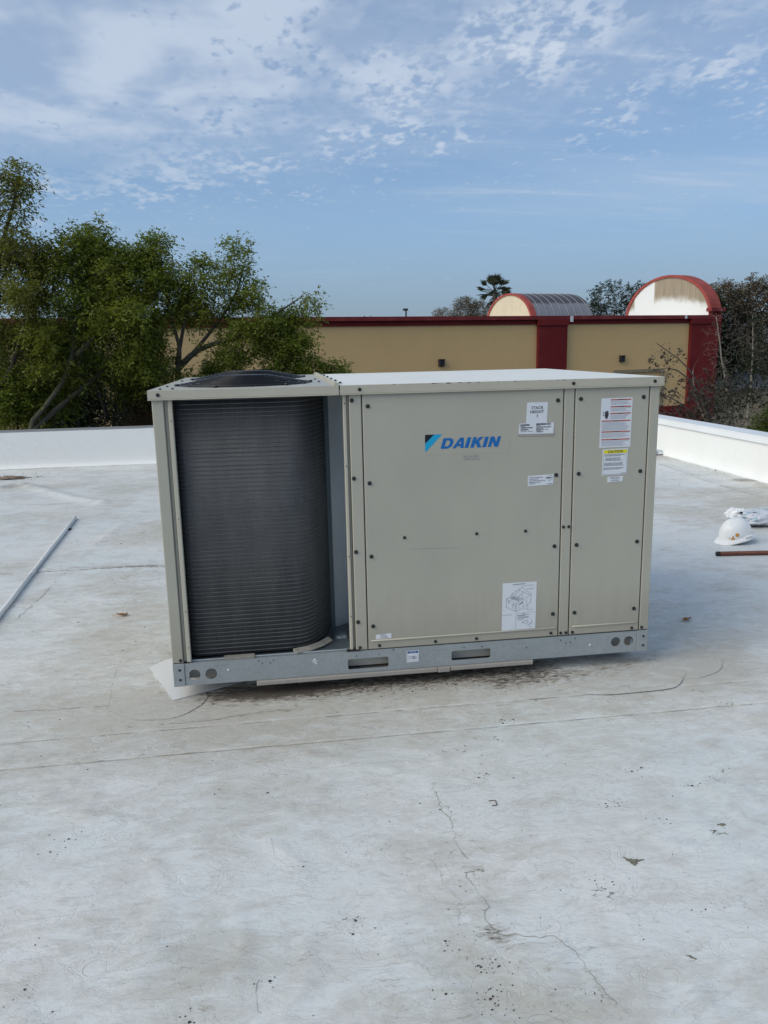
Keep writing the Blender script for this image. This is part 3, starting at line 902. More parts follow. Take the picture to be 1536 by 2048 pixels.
# --- base rail, front: galvanised, with lifting holes and fork slots
holes = [circle(0.088, 0.116, 0.0245), circle(0.158, 0.116, 0.0245), circle(1.985, 0.124, 0.0225), circle(2.047, 0.124, 0.0225),
         rrect(0.748, 0.087, 0.928, 0.1345), rrect(1.213, 0.093, 1.392, 0.1375)]
rail = U(plate('base_rail', [(0.049, Z0), (2.086, Z0), (2.086, ZR), (0.049, ZR)], holes, 0.003, M['galv'], None, 'xz', 0.0))
E_ = MB()
E_.box((0.049, 0.0032, ZR-0.003), (2.086, 0.036, ZR))          # top flange
E_.box((0.049, 0.0032, Z0), (2.086, 0.030, Z0+0.003))          # bottom flange
E_.tube([(0.052, 0.020, ZR+0.004), (0.76, 0.020, ZR+0.004)], 0.0042, 6)
U(E_.build('rail_flange', M['galv']))
for x0, x1, nm in ((0.0, 0.0475, 'rail_end_cap'), (2.0875, 2.14, 'rail_end_cap')):
    c_ = MB().cbox((x0, -0.0035, Z0-0.001), (x1, 0.05, ZR+0.001), 0.0012)
    o = U(c_.build(nm, M['galv']))
    for zz in (0.099, 0.143):
        screw((x0+x1)/2+0.004, zz, -0.0037, None, 0.62)
for a_, b_ in (((0.0, 0.052, Z0), (0.003, 1.49, ZR)), ((2.137, 0.052, Z0), (2.14, 1.49, ZR)), ((0.0, 1.491, Z0), (2.14, 1.494, ZR))):
    U(MB().box(a_, b_).build('base_rail', M['galv']))
for (px_, pz_) in ((0.362, 0.158), (0.376, 0.146), (0.410, 0.146), (0.425, 0.158), (0.785, 0.148), (0.885, 0.149), (1.27, 0.150), (1.352, 0.149), (1.72, 0.152), (1.745, 0.136), (1.79, 0.155), (1.768, 0.137), (0.95, 0.164), (1.56, 0.128)):
    screw(px_, pz_, -0.0005, None, 0.30)
riv = MB().lathe([(0, 0.003), (0.004, 0.0026), (0.0062, 0.0), (0.0, 0.0)], n=10)
rme = riv.mesh('rivet', principled('bright_rivet', (0.55, 0.56, 0.56), 0.5, 0.2)); rme.transform(Matrix.Rotation(R(90), 4, 'X')); fix_normals(rme)
for (px_, pz_) in ((0.232, 0.127), (1.862, 0.118)):
    o = link('rivet', rme); o.location = (px_, -0.0005, pz_); U(o)
ct = MB()
for a, b_, c_, d__ in ((0.597, 0.146, 0.606, 0.150), (0.592, 0.139, 0.600, 0.144), (0.600, 0.138, 0.612, 0.1405), (0.594, 0.131, 0.608, 0.1335), (0.604, 0.125, 0.610, 0.128)):
    ct.add([(a, -0.0008, b_), (c_, -0.0008, b_-0.001), (c_+0.003, -0.0008, d__), (a+0.004, -0.0008, d__+0.001)], [(0, 1, 2, 3)])
tag(U(ct.build('chalk_mark', M['white_plastic'])), kind='stuff')
# --- inside of the rail: recessed beige channel and the dark underside
mb = MB()
mb.box((0.06, 0.046, 0.084), (2.08, 0.060, ZR-0.006))
M['channel'] = principled('inner_channel_steel', build=varied((0.50, 0.465, 0.40), 0.1, 8, 0.6))
U(mb.build('inner_channel', M['channel']))
mb = MB()
mb.box((0.004, 0.04, ZR-0.0055), (2.136, 1.488, ZR-0.0005))
U(mb.build('base_pan', M['galv_dark']))
mb = MB(); mb.box((0.05, 0.125, Z0+0.002), (2.09, 0.135, 0.125))
U(mb.build('shade_strip', M['dark']))  # near-black strip standing in for shade low behind the slots
# --- curb under the unit (a separate thing) and the trim strip along its front
curb = tag(empty('roof_curb', (0, 0, 0)), 'low membrane covered curb hidden under the air conditioner base', 'roof curb')
mb = MB(); mb.box((0.30, 0.16, -0.01), (1.95, 1.42, 0.0685))
mb.build('curb_block', M['roof_white'], curb)
mb = MB()
mb.cbox((0.349, -0.012, 0.0480), (1.148, 0.16, 0.0685), 0.003)
mb.build('trim_strip', M['curb'], curb)
mb = MB(); mb.cbox((1.205, -0.012, 0.0490), (1.589, 0.16, 0.0685), 0.003)
mb.build('trim_strip', M['curb'], curb)
mb = MB(); mb.cbox((1.1495, -0.0155, 0.0460), (1.2035, 0.16, 0.0687), 0.003)
mb.build('trim_coupling', M['curb'], curb)

# --- cabinet
def panel(name, x0, x1, z0=ZR+0.004, z1=1.292, y0=0.0, depth=0.022, ch=0.0028, mat='beige'):
    bm = bmesh.new()
    mbx = MB().cbox((x0, y0, z0), (x1, y0+depth, z1), ch)
    return U(mbx.build(name, M[mat]))
panel('corner_post', 0.0, 0.045)
panel('post_recess', 0.0452, 0.0605, y0=0.014, depth=0.01)
panel('post_flange', 0.0607, 0.0785, y0=0.002, depth=0.02, mat='beige_edge')
panel('post_flange', 0.7605, 0.7745, y0=0.004, depth=0.02, mat='beige_edge')
panel('post_recess', 0.7747, 0.7860, y0=0.018, depth=0.01)
p2 = panel('centre_post', 0.7862, 0.8365)
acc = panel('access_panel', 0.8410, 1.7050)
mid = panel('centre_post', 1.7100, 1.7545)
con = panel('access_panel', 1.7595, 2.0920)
con['label'] = 'narrow control access panel'
acc['label'] = 'wide access panel with the logo'
cp2 = panel('corner_post', 2.0970, 2.1400)
def bead(x0, x1, z_, par):
    pts = [(x0, 0.0004, z_), (x0+0.006, -0.0028, z_), (x1-0.006, -0.0028, z_), (x1, 0.0004, z_)]
    b_ = MB().tube(pts, [0.002, 0.0042, 0.0042, 0.002], 8)
    o = b_.build('pressed_bead', M['beige_edge'], par, True)
    o.data.transform(Matrix.Translation((0, 0, 0.0)))
    return o
def child_of(o, par):
    o.parent = par
    o.location = (o.location[0], o.location[1], o.location[2])
    return o
bead(0.852, 1.697, 0.214, acc)
bead(1.772, 2.082, 0.214, con)
for x_ in (0.797,):
    for z_ in (1.262, 0.937, 0.619, 0.304): screw(x_, z_)
for x_ in (0.863, 1.680):
    for z_ in (1.236, 0.914, 0.595, 0.280): screw(x_, z_)
for x_ in (1.782, 2.066):
    for z_ in (1.239, 0.915, 0.595, 0.279): screw(x_, z_)
for x_ in (1.008, 1.326, 1.546): screw(x_, 0.671, s_=0.8)
for x_, z_ in ((1.7190, 0.680), (1.7440, 0.680), (1.7190, 0.186), (1.7440, 0.186), (0.889, 0.189), (1.140, 0.189), (1.327, 0.189), (1.673, 0.189), (1.775, 0.186), (2.060, 0.186), (2.108, 0.186), (0.034, 0.186), (0.803, 0.186)):
    screw(x_, z_, s_=0.8)
for x_, zs in ((0.0705, (1.20, 0.80, 0.40, 0.24)), (0.7675, (1.25, 0.99, 0.60, 0.33))):
    for z_ in zs: screw(x_, z_, 0.0025, s_=0.30)
# black gasket bits at the foot of the posts
for a_, b_ in (((0.745, -0.002, ZR+0.0005), (0.802, 0.012, ZR+0.0085)), ((0.047, 0.002, ZR+0.0002), (0.066, 0.012, ZR+0.0030))):
    U(MB().box(a_, b_).build('gasket', M['rubber']))
mb = MB(); mb.add([(2.045, -0.003, ZR+0.0005), (2.125, -0.003, ZR+0.0005), (2.11, -0.003, ZR+0.010), (2.08, -0.003, ZR+0.004)], [(0, 1, 2, 3)])
# cabinet body behind the panels (near-black, shade of the gaps put into its colour) and its outer skins
mb = MB(); mb.box((0.790, 0.0235, ZR+0.001), (2.1345, 1.484, 1.288))
U(mb.build('cabinet_body', M['dark']))
mb = MB(); mb.box((0.0, 0.0235, ZR+0.004), (0.004, 1.49, 1.290)); U(mb.build('side_panel', M['beige']))  # unseen closed left side, added to keep light off the coil corner
mb = MB(); mb.box((2.1350, 0.0230, ZR+0.004), (2.1400, 1.49, 1.290)); mb.box((0.79, 1.4850, ZR+0.004), (2.1345, 1.49, 1.290))
U(mb.build('side_panel', M['beige']))
# divider and recess beside the coil
mb = MB()
mb.box((0.7870, 0.030, ZR+0.0005), (0.7895, 0.372, 1.285))
U(mb.build('recess_side', M['recess']))
mb = MB()
mb.add([(0.712, 0.322, ZR), (0.7868, 0.372, ZR), (0.7868, 0.372, 1.287), (0.712, 0.322, 1.287), (0.712, 0.326, ZR), (0.7868, 0.376, ZR), (0.7868, 0.376, 1.287), (0.712, 0.326, 1.287)],
       [(0, 1, 2, 3), (5, 4, 7, 6), (4, 0, 3, 7), (1, 5, 6, 2), (3, 2, 6, 7), (4, 5, 1, 0)])
U(mb.build('recess_back', M['recess']))
mb = MB()
mb.box((0.690, 0.300, ZR), (0.7200, 0.318, 1.286))
M['end_plate'] = principled('coil_end_steel', build=varied((0.055, 0.085, 0.10), 0.1, 9, 0.5))
U(mb.build('coil_end_plate', M['end_plate']))
U(MB().box((0.6925, 0.2975, ZR), (0.6940, 0.2998, 1.286)).build('coil_end_lip', M['recess']))
# pan details: drain embossing, foam scraps, wire
mb = MB(); mb.lathe([(0.040, 0.0), (0.037, 0.010), (0.028, 0.015), (0.0, 0.016)], c=(0.735, 0.205, ZR-0.001), n=24)
o = mb.build('drain_cup', M['galv_dark'], None, True); o.data.transform(Matrix.Translation((0, 0, 0))); U(o)
mb = MB(); mb.box((0.215, 0.006, ZR+0.001), (0.345, 0.034, ZR+0.012))
U(mb.build('foam_strip', M['foam']))
arc = [(0.520, 0.000), (0.585, 0.022), (0.640, 0.066), (0.682, 0.120)]
vs = []
for i, (a, b_) in enumerate(arc):
    for dx, dz in ((-0.010, 0.0), (0.012, 0.0), (0.012, 0.004), (-0.010, 0.016)):
        vs.append((a+dx*0.8, b_+0.020-dx, ZR+0.006+dz))
fs = []
for i in range(3):
    for j in range(4):
        fs.append((i*4+j, i*4+(j+1) % 4, (i+1)*4+(j+1) % 4, (i+1)*4+j))
fs += [(3, 2, 1, 0), (12, 13, 14, 15)]
mb = MB(); mb.add(vs, fs)
o = mb.build('foam_strip', M['foam']); fix_normals(o.data); U(o)
mb = MB(); mb.tube([(0.757, 0.16, ZR+0.07), (0.756, 0.15, ZR+0.05), (0.762, 0.12, ZR+0.025), (0.768, 0.08, ZR+0.006)], 0.0022, 6)
U(mb.build('wire', M['rubber']))

# --- condenser coil: bent slab with every tube pass as a ridge
path = [(0.706, 0.318), (0.690, 0.270), (0.668, 0.208), (0.640, 0.145), (0.612, 0.098), (0.580, 0.066), (0.545, 0.050), (0.50, 0.045), (0.40, 0.044), (0.28, 0.044), (0.150, 0.044),
        (0.105, 0.046), (0.084, 0.054), (0.068, 0.072), (0.062, 0.100), (0.060, 0.30), (0.060, 0.70), (0.060, 1.10), (0.060, 1.37), (0.072, 1.42), (0.11, 1.45), (0.16, 1.456), (0.42, 1.458), (0.78, 1.458)]
def norms(path):
    out = []
    for i in range(len(path)):
        a = path[max(0, i-1)]; b_ = path[min(len(path)-1, i+1)]
        tx, ty = b_[0]-a[0], b_[1]-a[1]
        L = math.hypot(tx, ty)
        out.append((-ty/L, tx/L))
    return out
nr = norms(path)
# outward = away from inside point (0.4,0.7)
outw = []
for (p_, n_) in zip(path, nr):
    s_ = 1 if (p_[0]-0.42)*n_[0]+(p_[1]-0.75)*n_[1] > 0 else -1
    outw.append((n_[0]*s_, n_[1]*s_))
CZ0, CZ1 = ZR+0.012, 1.287
vs, fs = [], []
for (p_, n_) in zip(path, outw):
    for d__ in (0.0, -0.024):
        for z_ in (CZ0, CZ1):
            vs.append((p_[0]+n_[0]*d__, p_[1]+n_[1]*d__, z_))
k = len(path)
for i in range(k-1):
    a, b_ = 4*i, 4*(i+1)
    fs += [(a, b_, b_+1, a+1), (a+2, a+3, b_+3, b_+2), (a+1, b_+1, b_+3, a+3), (a, a+2, b_+2, b_)]
fs += [(0, 1, 3, 2), (4*k-4, 4*k-2, 4*k-1, 4*k-3)]
mb = MB(); mb.add(vs, fs)
coil = mb.build('condenser_coil', M['coil']); fix_normals(coil.data)
for pl_ in coil.data.polygons: pl_.use_smooth = abs(pl_.normal.z) < 0.5
U(coil)
prof = [(0.0003, -0.0020), (0.0017, -0.0010), (0.0019, 0.0008), (0.0003, 0.0020)]
vs, fs = [], []
for (p_, n_) in zip(path, outw):
    for (d__, z_) in prof:
        vs.append((p_[0]+n_[0]*d__, p_[1]+n_[1]*d__, z_))
for i in range(k-1):
    for j in range(3):
        fs.append((4*i+j, 4*i+4+j, 4*i+5+j, 4*i+1+j))
mb = MB(); mb.add(vs, fs)
tube_me = mb.mesh('coil_tube', M['coil_tube']); fix_normals(tube_me)
NT_ = 61
for i in range(NT_):
    o = link('coil_tube', tube_me, coil)
    o.location = (random.gauss(0, 0.0002), random.gauss(0, 0.0003), CZ0+0.012+(CZ1-CZ0-0.02)*i/(NT_-1)+random.gauss(0, 0.0004))
    o.rotation_euler = (random.gauss(0, 0.00015), random.gauss(0, 0.0005), 0)

# --- lids
LZ = TOP
fans = [(0.357, 0.385), (0.357, 1.105)]
lid1 = U(plate('condenser_lid', [(-0.010, -0.010), (0.7455, -0.010), (0.7455, 1.512), (-0.010, 1.512)], [circle(fx_, fy_, 0.272, 48) for fx_, fy_ in fans], 0.003, M['beige'], None, 'xy', LZ))
def skirt(x0, x1, l=True, r=True, nm='lid_edge'):
    s_ = MB()
    s_.cbox((x0, -0.012, LZ-0.034), (x1, -0.0095, LZ+0.0005), 0.0008)
    s_.cbox((x0, -0.0145, LZ-0.0390), (x1, -0.0100, LZ-0.0345), 0.0015)
    s_.box((x0, 1.5125, LZ-0.034), (x1, 1.515, LZ+0.0004))
    if l: s_.box((x0-0.0025, -0.012, LZ-0.0385), (x0-0.0002, 1.515, LZ+0.0005))
    if r: s_.box((x1+0.0002, -0.012, LZ-0.0385), (x1+0.0025, 1.515, LZ+0.0005))
    return s_.build(nm, M['beige_edge'])
U(skirt(-0.010, 0.7455, True, False))
lid2 = MB()
# main lid, very slightly cambered
nx, ny = 8, 8
gx = np.linspace(0.7500, 2.150, nx+1); gy = np.linspace(-0.0095, 1.512, ny+1)
vs = [(a, b_, LZ+0.0002+0.006*math.sin(PI*(a-0.75)/1.4)*math.sin(PI*min(1, max(0, (b_+0.01)/1.522)))) for b_ in gy for a in gx]
fs = [(j*(nx+1)+i, j*(nx+1)+i+1, (j+1)*(nx+1)+i+1, (j+1)*(nx+1)+i) for j in range(ny) for i in range(nx)]
lid2.add(vs, fs)
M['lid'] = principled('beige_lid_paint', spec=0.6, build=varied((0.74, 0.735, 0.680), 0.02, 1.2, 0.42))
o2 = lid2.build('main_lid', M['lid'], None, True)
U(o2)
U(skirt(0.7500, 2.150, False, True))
mb = MB(); mb.box((0.728, -0.009, LZ+0.0002), (0.7450, 1.512, LZ+0.0120)); U(mb.build('lid_flange', M['beige_edge']))
for yy in (0.18, 0.44, 0.70, 0.96, 1.22, 1.44):
    screw(0.768, LZ+0.0012, yy, None, 1.0, True)
for (xx, yy) in ((0.078, 0.06), (0.030, 0.052), (0.028, 0.30), (0.69, 0.72), (0.69, 0.40), (0.028, 0.9)):
    screw(xx, LZ+0.0002, yy, None, 0.8, True)
for x_ in (0.028, 0.830, 1.743, 2.109): screw(x_, 1.306, -0.0122, s_=0.85)
# chipped paint along the lid edge
mb = MB()
for _ in range(34):
    x_ = random.choice((random.gauss(1.19, 0.05), random.uniform(0.9, 1.75)))
    l_ = 0.001+0.006*random.random()**2
    z_ = LZ-0.0005-0.002*random.random()
    mb.add([(x_-l_, -0.0125, z_-0.0012), (x_+l_, -0.0125, z_-0.0010), (x_+l_*0.7, -0.0125, z_+0.0010), (x_-l_*0.8, -0.0125, z_+0.0008)], [(0, 1, 2, 3)])
tag(U(mb.build('paint_chips', M['rubber'])), kind='stuff')
# --- fans: wire guards and blades
mb = MB()
def ring(r_, z_, wr=0.0022):
    n = 56
    pts = []
    vs, fs = [], []
    for i in range(n):
        a = 2*PI*i/n
        for j in range(5):
            b_ = 2*PI*j/5
            vs.append(((r_+wr*math.cos(b_))*math.cos(a), (r_+wr*math.cos(b_))*math.sin(a), z_+wr*math.sin(b_)))
    for i in range(n):
        for j in range(5):
            fs.append((i*5+j, ((i+1) % n)*5+j, ((i+1) % n)*5+(j+1) % 5, i*5+(j+1) % 5))
    mb.add(vs, fs)
def gz(r_):
    t = min(1, max(0, (0.285-r_)/0.175))
    return 0.005+0.034*t
for i in range(15):
    ring(0.285-0.0175*i, gz(0.285-0.0175*i), 0.0021 if i else 0.0036)
for i in range(12):
    a = 2*PI*i/12+0.13
    pts = [((0.293-0.02*j)*math.cos(a), (0.293-0.02*j)*math.sin(a), gz(0.293-0.02*j)-0.004) for j in range(14)]
    mb.tube(pts, 0.0026, 5)
for i in range(6):
    a = 2*PI*i/6+0.13
    mb.disc((0.297*math.cos(a), 0.297*math.sin(a), 0.0), 0.010, 0.009, 8, 'z')
mb.lathe([(0.052, 0.036), (0.050, 0.041), (0.0, 0.042)], n=20)
guard_me = mb.mesh('fan_guard', M['black'], True)
hubm = MB().lathe([(0.06, -0.09), (0.06, -0.05), (0.045, -0.035), (0.0, -0.033)], n=20).mesh('fan_hub', M['rubber'], True)
bl = MB()
vs, fs = [], []
for i in range(7):
    r_ = 0.058+0.195*i/6
    w_ = 0.045+0.07*i/6
    vs += [(r_, -w_*0.6, -0.095+0.01*i/6), (r_, 0.0, -0.072), (r_, w_*0.8, -0.048)]
for i in range(6):
    fs += [(3*i, 3*i+3, 3*i+4, 3*i+1), (3*i+1, 3*i+4, 3*i+5, 3*i+2)]
bl.add(vs, fs)
blade_me = bl.mesh('fan_blade', M['black'], True)
for fx_, fy_ in fans:
    f_ = link('fan_guard', guard_me); f_.location = (fx_, fy_, LZ); U(f_)
    h_ = link('fan_hub', hubm); h_.location = (fx_, fy_, LZ); U(h_)
    for i in range(5):
        b_ = link('fan_blade', blade_me, h_); b_.rotation_euler = (0, 0, 2*PI*i/5+0.3)
# near-black sheet standing in for the shade inside under the fans
mb = MB(); mb.box((0.12, 0.16, 0.60), (0.58, 1.40, 0.605))
U(mb.build('shade_sheet', M['dark']))

# ================================================================ labels and lettering on the unit
YF = -0.0010
def sticker(name, quad, mat='paper', y_=YF, par=None):
    mbx = MB()
    q = [(a, y_, b_) for a, b_ in quad]
    qb = [(a, y_+0.0006, b_) for a, b_ in quad]
    mbx.add(q+qb, [(0, 1, 2, 3), (4, 7, 6, 5), (0, 4, 5, 1), (1, 5, 6, 2), (2, 6, 7, 3), (3, 7, 4, 0)])
    o = mbx.build(name, M[mat]); fix_normals(o.data)
    return U(o)
def P(mb_, x0, z0, x1, z1, y_, sk=0.0):
    """printed bar"""
    mb_.add([(x0, y_, z0), (x1, y_, z0+sk), (x1, y_, z1+sk), (x0, y_, z1)], [(0, 1, 2, 3)])
def printing(par, mb_, mat, nm='print'):
    o = mb_.build(nm, M[mat]); o.parent = par; o['kind'] = 'stuff'
    return o
def put_text(mb_, *a, **k):
    mb_.add(*text_mesh(*a, **k))

# logo: slanted flag and bold italic word
logo = MB()
def flag(pts, mat, nm):
    o = MB(); o.add([(a, YF-0.0004, b_) for a, b_ in pts], [tuple(range(len(pts)))])
    return U(o.build(nm, M[mat]))
faint = sticker('logo_decal', [(1.090, 1.022), (1.468, 1.022), (1.468, 1.122), (1.090, 1.122)], 'beige', -0.0006)
flag([(1.102, 1.1095), (1.1415, 1.1095), (1.102, 1.0715)], 'logo_black', 'logo_flag')
flag([(1.1415, 1.1095), (1.1760, 1.1095), (1.105, 1.0375), (1.102, 1.0375), (1.102, 1.0715)], 'logo_cyan', 'logo_flag')
def word():
    H, sl = 0.0440, 0.30
    x0, z0 = 1.1680, 1.0480
    L = []
    def poly(dx, pts, hole=None):
        f = lambda q: (x0+dx+q[0]+sl*q[1]*1.0, z0+q[1])
        L.append(([f(q) for q in pts], [f(q) for q in hole] if hole else None))
    s_ = 0.0145
    # D
    poly(0.0, [(0, 0), (0.030, 0), (0.042, 0.006), (0.047, 0.016), (0.047, 0.030), (0.042, 0.039), (0.032, H), (0, H)],
         [(s_, 0.0095), (0.026, 0.0095), (0.0315, 0.013), (0.033, 0.019), (0.033, 0.028), (0.0305, 0.0325), (0.025, 0.0345), (s_, 0.0345)])
    # A
    poly(0.0505, [(0, 0), (0.0145, 0), (0.0185, 0.0085), (0.0330, 0.0085), (0.0345, 0), (0.0495, 0), (0.0375, H), (0.0205, H)],
         [(0.0215, 0.0175), (0.0320, 0.0175), (0.0290, 0.0330)])
    # I
    poly(0.1040, [(0, 0), (0.0158, 0), (0.0158, H), (0, H)])
    # K
    poly(0.1290, [(0, 0), (0.0150, 0), (0.0150, 0.0135), (0.0190, 0.0185), (0.0300, 0), (0.0475, 0), (0.0300, 0.0265), (0.0460, H), (0.0275, H), (0.0150, 0.0290), (0.0150, H), (0, H)])
    # I
    poly(0.1810, [(0, 0), (0.0158, 0), (0.0158, H), (0, H)])
    # N
    poly(0.2050, [(0, 0), (0.0140, 0), (0.0140, 0.0250), (0.0290, 0), (0.0450, 0), (0.0450, H), (0.0310, H), (0.0310, 0.0190), (0.0160, H), (0, H)])
    return L
for pts, hole in word():
    U(plate('logo_letter', pts, [hole] if hole else [], 0.0005, M['logo_blue'], None, 'xz', YF-0.0005))
mb = MB()
put_text(mb, 'BELT BLOWER', 0.0098, 1.300, 1.0105, YF-0.0003, 0.012)
put_text(mb, 'MOTOR ACCESS', 0.0098, 1.302, 0.9985, YF-0.0003, 0.012)
tag(U(mb.build('stencil_lettering', M['ink_soft'])), kind='stuff')
# stack height slip
o = sticker('stack_height_label', [(1.5405, 1.140), (1.6330, 1.140), (1.6360, 1.2305), (1.5440, 1.2310)])
mb = MB(); yy = YF-0.0007
put_text(mb, 'STACK', 0.0172, 1.589, 1.207, yy, bold=0.0002); put_text(mb, 'HEIGHT', 0.0172, 1.588, 1.190, yy, bold=0.0002); put_text(mb, '3', 0.0160, 1.589, 1.1725, yy)
printing(o, mb, 'ink').location = (0, 0, 0)
# shipping label with bar codes
o = sticker('shipping_label', [(1.508, 1.0965), (1.662, 1.0935), (1.665, 1.143), (1.511, 1.1430)], y_=-0.0018)
o3 = sticker('label_sleeve', [(1.505, 1.0885), (1.670, 1.0850), (1.668, 1.0960), (1.506, 1.0985)], 'curb', y_=-0.0021)
mb = MB(); yy = -0.0024
def barcode(x0, z0, x1, z1, seed):
    r = random.Random(seed); x_ = x0
    while x_ < x1:
        w_ = r.choice((0.0007, 0.0012, 0.002)); P(mb, x_, z0, min(x1, x_+w_), z1, yy); x_ += w_+r.choice((0.0007, 0.0012))
barcode(1.515, 1.1325, 1.556, 1.1395, 1); barcode(1.516, 1.1215, 1.570, 1.1265, 2); barcode(1.585, 1.1335, 1.650, 1.1415, 3); barcode(1.585, 1.1225, 1.652, 1.1275, 4)
for x0, x1, z_ in ((1.515, 1.537, 1.1295), (1.516, 1.548, 1.1175), (1.516, 1.552, 1.1145), (1.516, 1.543, 1.108), (1.548, 1.570, 1.109), (1.585, 1.605, 1.1305), (1.585, 1.616, 1.1190), (1.585, 1.622, 1.1155), (1.585, 1.607, 1.1120), (1.585, 1.605, 1.108), (1.607, 1.617, 1.108), (1.588, 1.615, 1.1045), (1.627, 1.637, 1.1140)):
    P(mb, x0, z_-0.0010, x1, z_+0.0008, yy)
printing(o, mb, 'ink')
# warning sheet with red bars
o = sticker('warning_label', [(1.872, 1.025), (2.0145, 1.0255), (2.0165, 1.2395), (1.875, 1.2385)])
yy = YF-0.0007
mb = MB(); mk = MB(); mg = MB()
for x0, x1, z_, gx0 in ((1.917, 2.010, 1.2310, 1), (1.917, 2.010, 1.2015, 1), (1.917, 2.010, 1.1725, 1), (1.879, 2.010, 1.1405, 0), (1.879, 2.009, 1.0935, 0), (1.879, 2.009, 1.0600, 0)):
    P(mb, x0, z_-0.0024, x1, z_+0.0024, yy)
    P(mk, (x0+x1)/2-0.014, z_-0.0012, (x0+x1)/2+0.014, z_+0.0012, yy-0.0003)
rr = random.Random(5)
def lines(x0, x1, zt, zb, step=0.0042, th=0.00065):
    z_ = zt
    while z_ > zb:
        x_ = x0
        xe = x1-rr.random()*0.25*(x1-x0)
        while x_ < xe:
            l_ = rr.uniform(0.003, 0.010)
            P(mg, x_, z_-th, min(xe, x_+l_), z_+th, yy); x_ += l_+0.0016
        z_ -= step
for x0, x1, zt, zb in ((1.918, 2.009, 1.2245, 1.2080), (1.918, 2.009, 1.1950, 1.1790), (1.918, 2.009, 1.1660, 1.1470), (1.880, 2.008, 1.1340, 1.1000), (1.880, 2.008, 1.0870, 1.0660), (1.880, 2.008, 1.0535, 1.0310)):
    lines(x0, x1, zt, zb)
# hand pictogram with a hazard squiggle
def poly(mbx, pts, y_): mbx.add([(a, y_, b_) for a, b_ in pts], [tuple(range(len(pts)))])
hx, hz_ = 1.8995, 1.1625
P(mk, hx-0.0075, hz_-0.002, hx+0.0085, hz_+0.009, yy)
for i_, hh in enumerate((0.009, 0.0125, 0.0135, 0.011)):
    P(mk, hx-0.0075+i_*0.0042, hz_+0.009, hx-0.0075+i_*0.0042+0.0035, hz_+0.009+hh, yy)
poly(mk, [(hx-0.006, hz_-0.002), (hx+0.007, hz_-0.002), (hx+0.0045, hz_-0.012), (hx-0.004, hz_-0.012)], yy)
poly(mk, [(hx+0.0085, hz_+0.003), (hx+0.0110, hz_+0.007), (hx+0.0110, hz_+0.011), (hx+0.0085, hz_+0.008)], yy)
sq = [(hx-0.0170, hz_+0.0160), (hx-0.0130, hz_+0.0165), (hx-0.0105, hz_+0.0125), (hx-0.0150, hz_+0.0080), (hx-0.0165, hz_+0.0045), (hx-0.0130, hz_+0.0020), (hx-0.0095, hz_+0.0030)]
for (a, b_), (c_, d__) in zip(sq[:-1], sq[1:]):
    poly(mk, [(a, b_-0.0012), (c_, d__-0.0012), (c_, d__+0.0012), (a, b_+0.0012)], yy)
printing(o, mb, 'red_ink', 'warning_bars'); printing(o, mk, 'ink', 'pictogram'); printing(o, mg, 'ink_soft', 'small_print')
# caution label
o = sticker('caution_label', [(1.8885, 0.9025), (2.0035, 0.9035), (2.0050, 1.0195), (1.8885, 1.0175)])
mb = MB(); P(mb, 1.8935, 0.9985, 2.0010, 1.0135, yy, 0.0008)
printing(o, mb, 'yellow_ink', 'caution_band')
mk = MB(); put_text(mk, 'CAUTION', 0.0155, 1.947, 1.0060, yy-0.0004, 0.006, bold=0.00035)
for (x0, z_, x1) in ((1.8935, 0.9065, 2.000), ):
    P(mk, x0, z_-0.0005, x1, z_+0.0003, yy)
P(mk, 1.8930, 0.9065, 1.8936, 0.9985, yy); P(mk, 2.0000, 0.9065, 2.0006, 0.9990, yy)
printing(o, mk, 'ink')
mg = MB()
for blk in ((1.898, 1.996, 0.9930, 0.9860), (1.902, 1.992, 0.9780, 0.9640), (1.898, 1.994, 0.9560, 0.9450), (1.896, 1.998, 0.9350, 0.9290)):
    lines(*blk, step=0.0050, th=0.0010)
P(mg, 1.975, 0.9095, 1.998, 0.9110, yy)
printing(o, mg, 'ink', 'small_print')
o = sticker('control_access_label', [(1.9145, 0.8705), (1.9850, 0.8740), (1.9870, 0.8975), (1.9150, 0.8960)])
mk = MB(); put_text(mk, 'CONTROL', 0.0098, 1.950, 0.8895, yy, 0.01); put_text(mk, 'ACCESS', 0.0098, 1.950, 0.8785, yy, 0.01)
printing(o, mk, 'ink')
o = sticker('heat_access_label', [(0.8745, 0.2190), (0.9430, 0.2210), (0.9430, 0.2430), (0.8740, 0.2400)])
mk = MB(); put_text(mk, 'HEAT', 0.0098, 0.907, 0.2365, yy, 0.012); put_text(mk, 'ACCESS', 0.0098, 0.909, 0.2265, yy, 0.012)
printing(o, mk, 'ink')
# certification label: lines and an oval badge
o = sticker('certification_label', [(1.5530, 0.8700), (1.6670, 0.8735), (1.6690, 0.9190), (1.5530, 0.9150)])
mg = MB()
for z_, x1 in ((0.9070, 1.620), (0.9000, 1.602), (0.8930, 1.632), (0.8865, 1.610), (0.8800, 1.586)):
    x_ = 1.558
    while x_ < x1:
        l_ = rr.uniform(0.004, 0.011); P(mg, x_, z_-0.0010, min(x1, x_+l_), z_+0.0010, yy, 0.0003); x_ += l_+0.0012
P(mg, 1.640, 0.8770, 1.664, 0.8785, yy)
for i_ in range(18):
    a = -2.2+i_*0.25; b_ = a+0.25
    poly(mg, [(1.651+0.0110*math.cos(a), 0.9035+0.0105*math.sin(a)), (1.651+0.0110*math.cos(b_), 0.9035+0.0105*math.sin(b_)), (1.651+0.0122*math.cos(b_), 0.9035+0.0117*math.sin(b_)), (1.651+0.0122*math.cos(a), 0.9035+0.0117*math.sin(a))], yy)
P(mg, 1.634, 0.9010, 1.657, 0.9060, yy)
printing(o, mg, 'ink')
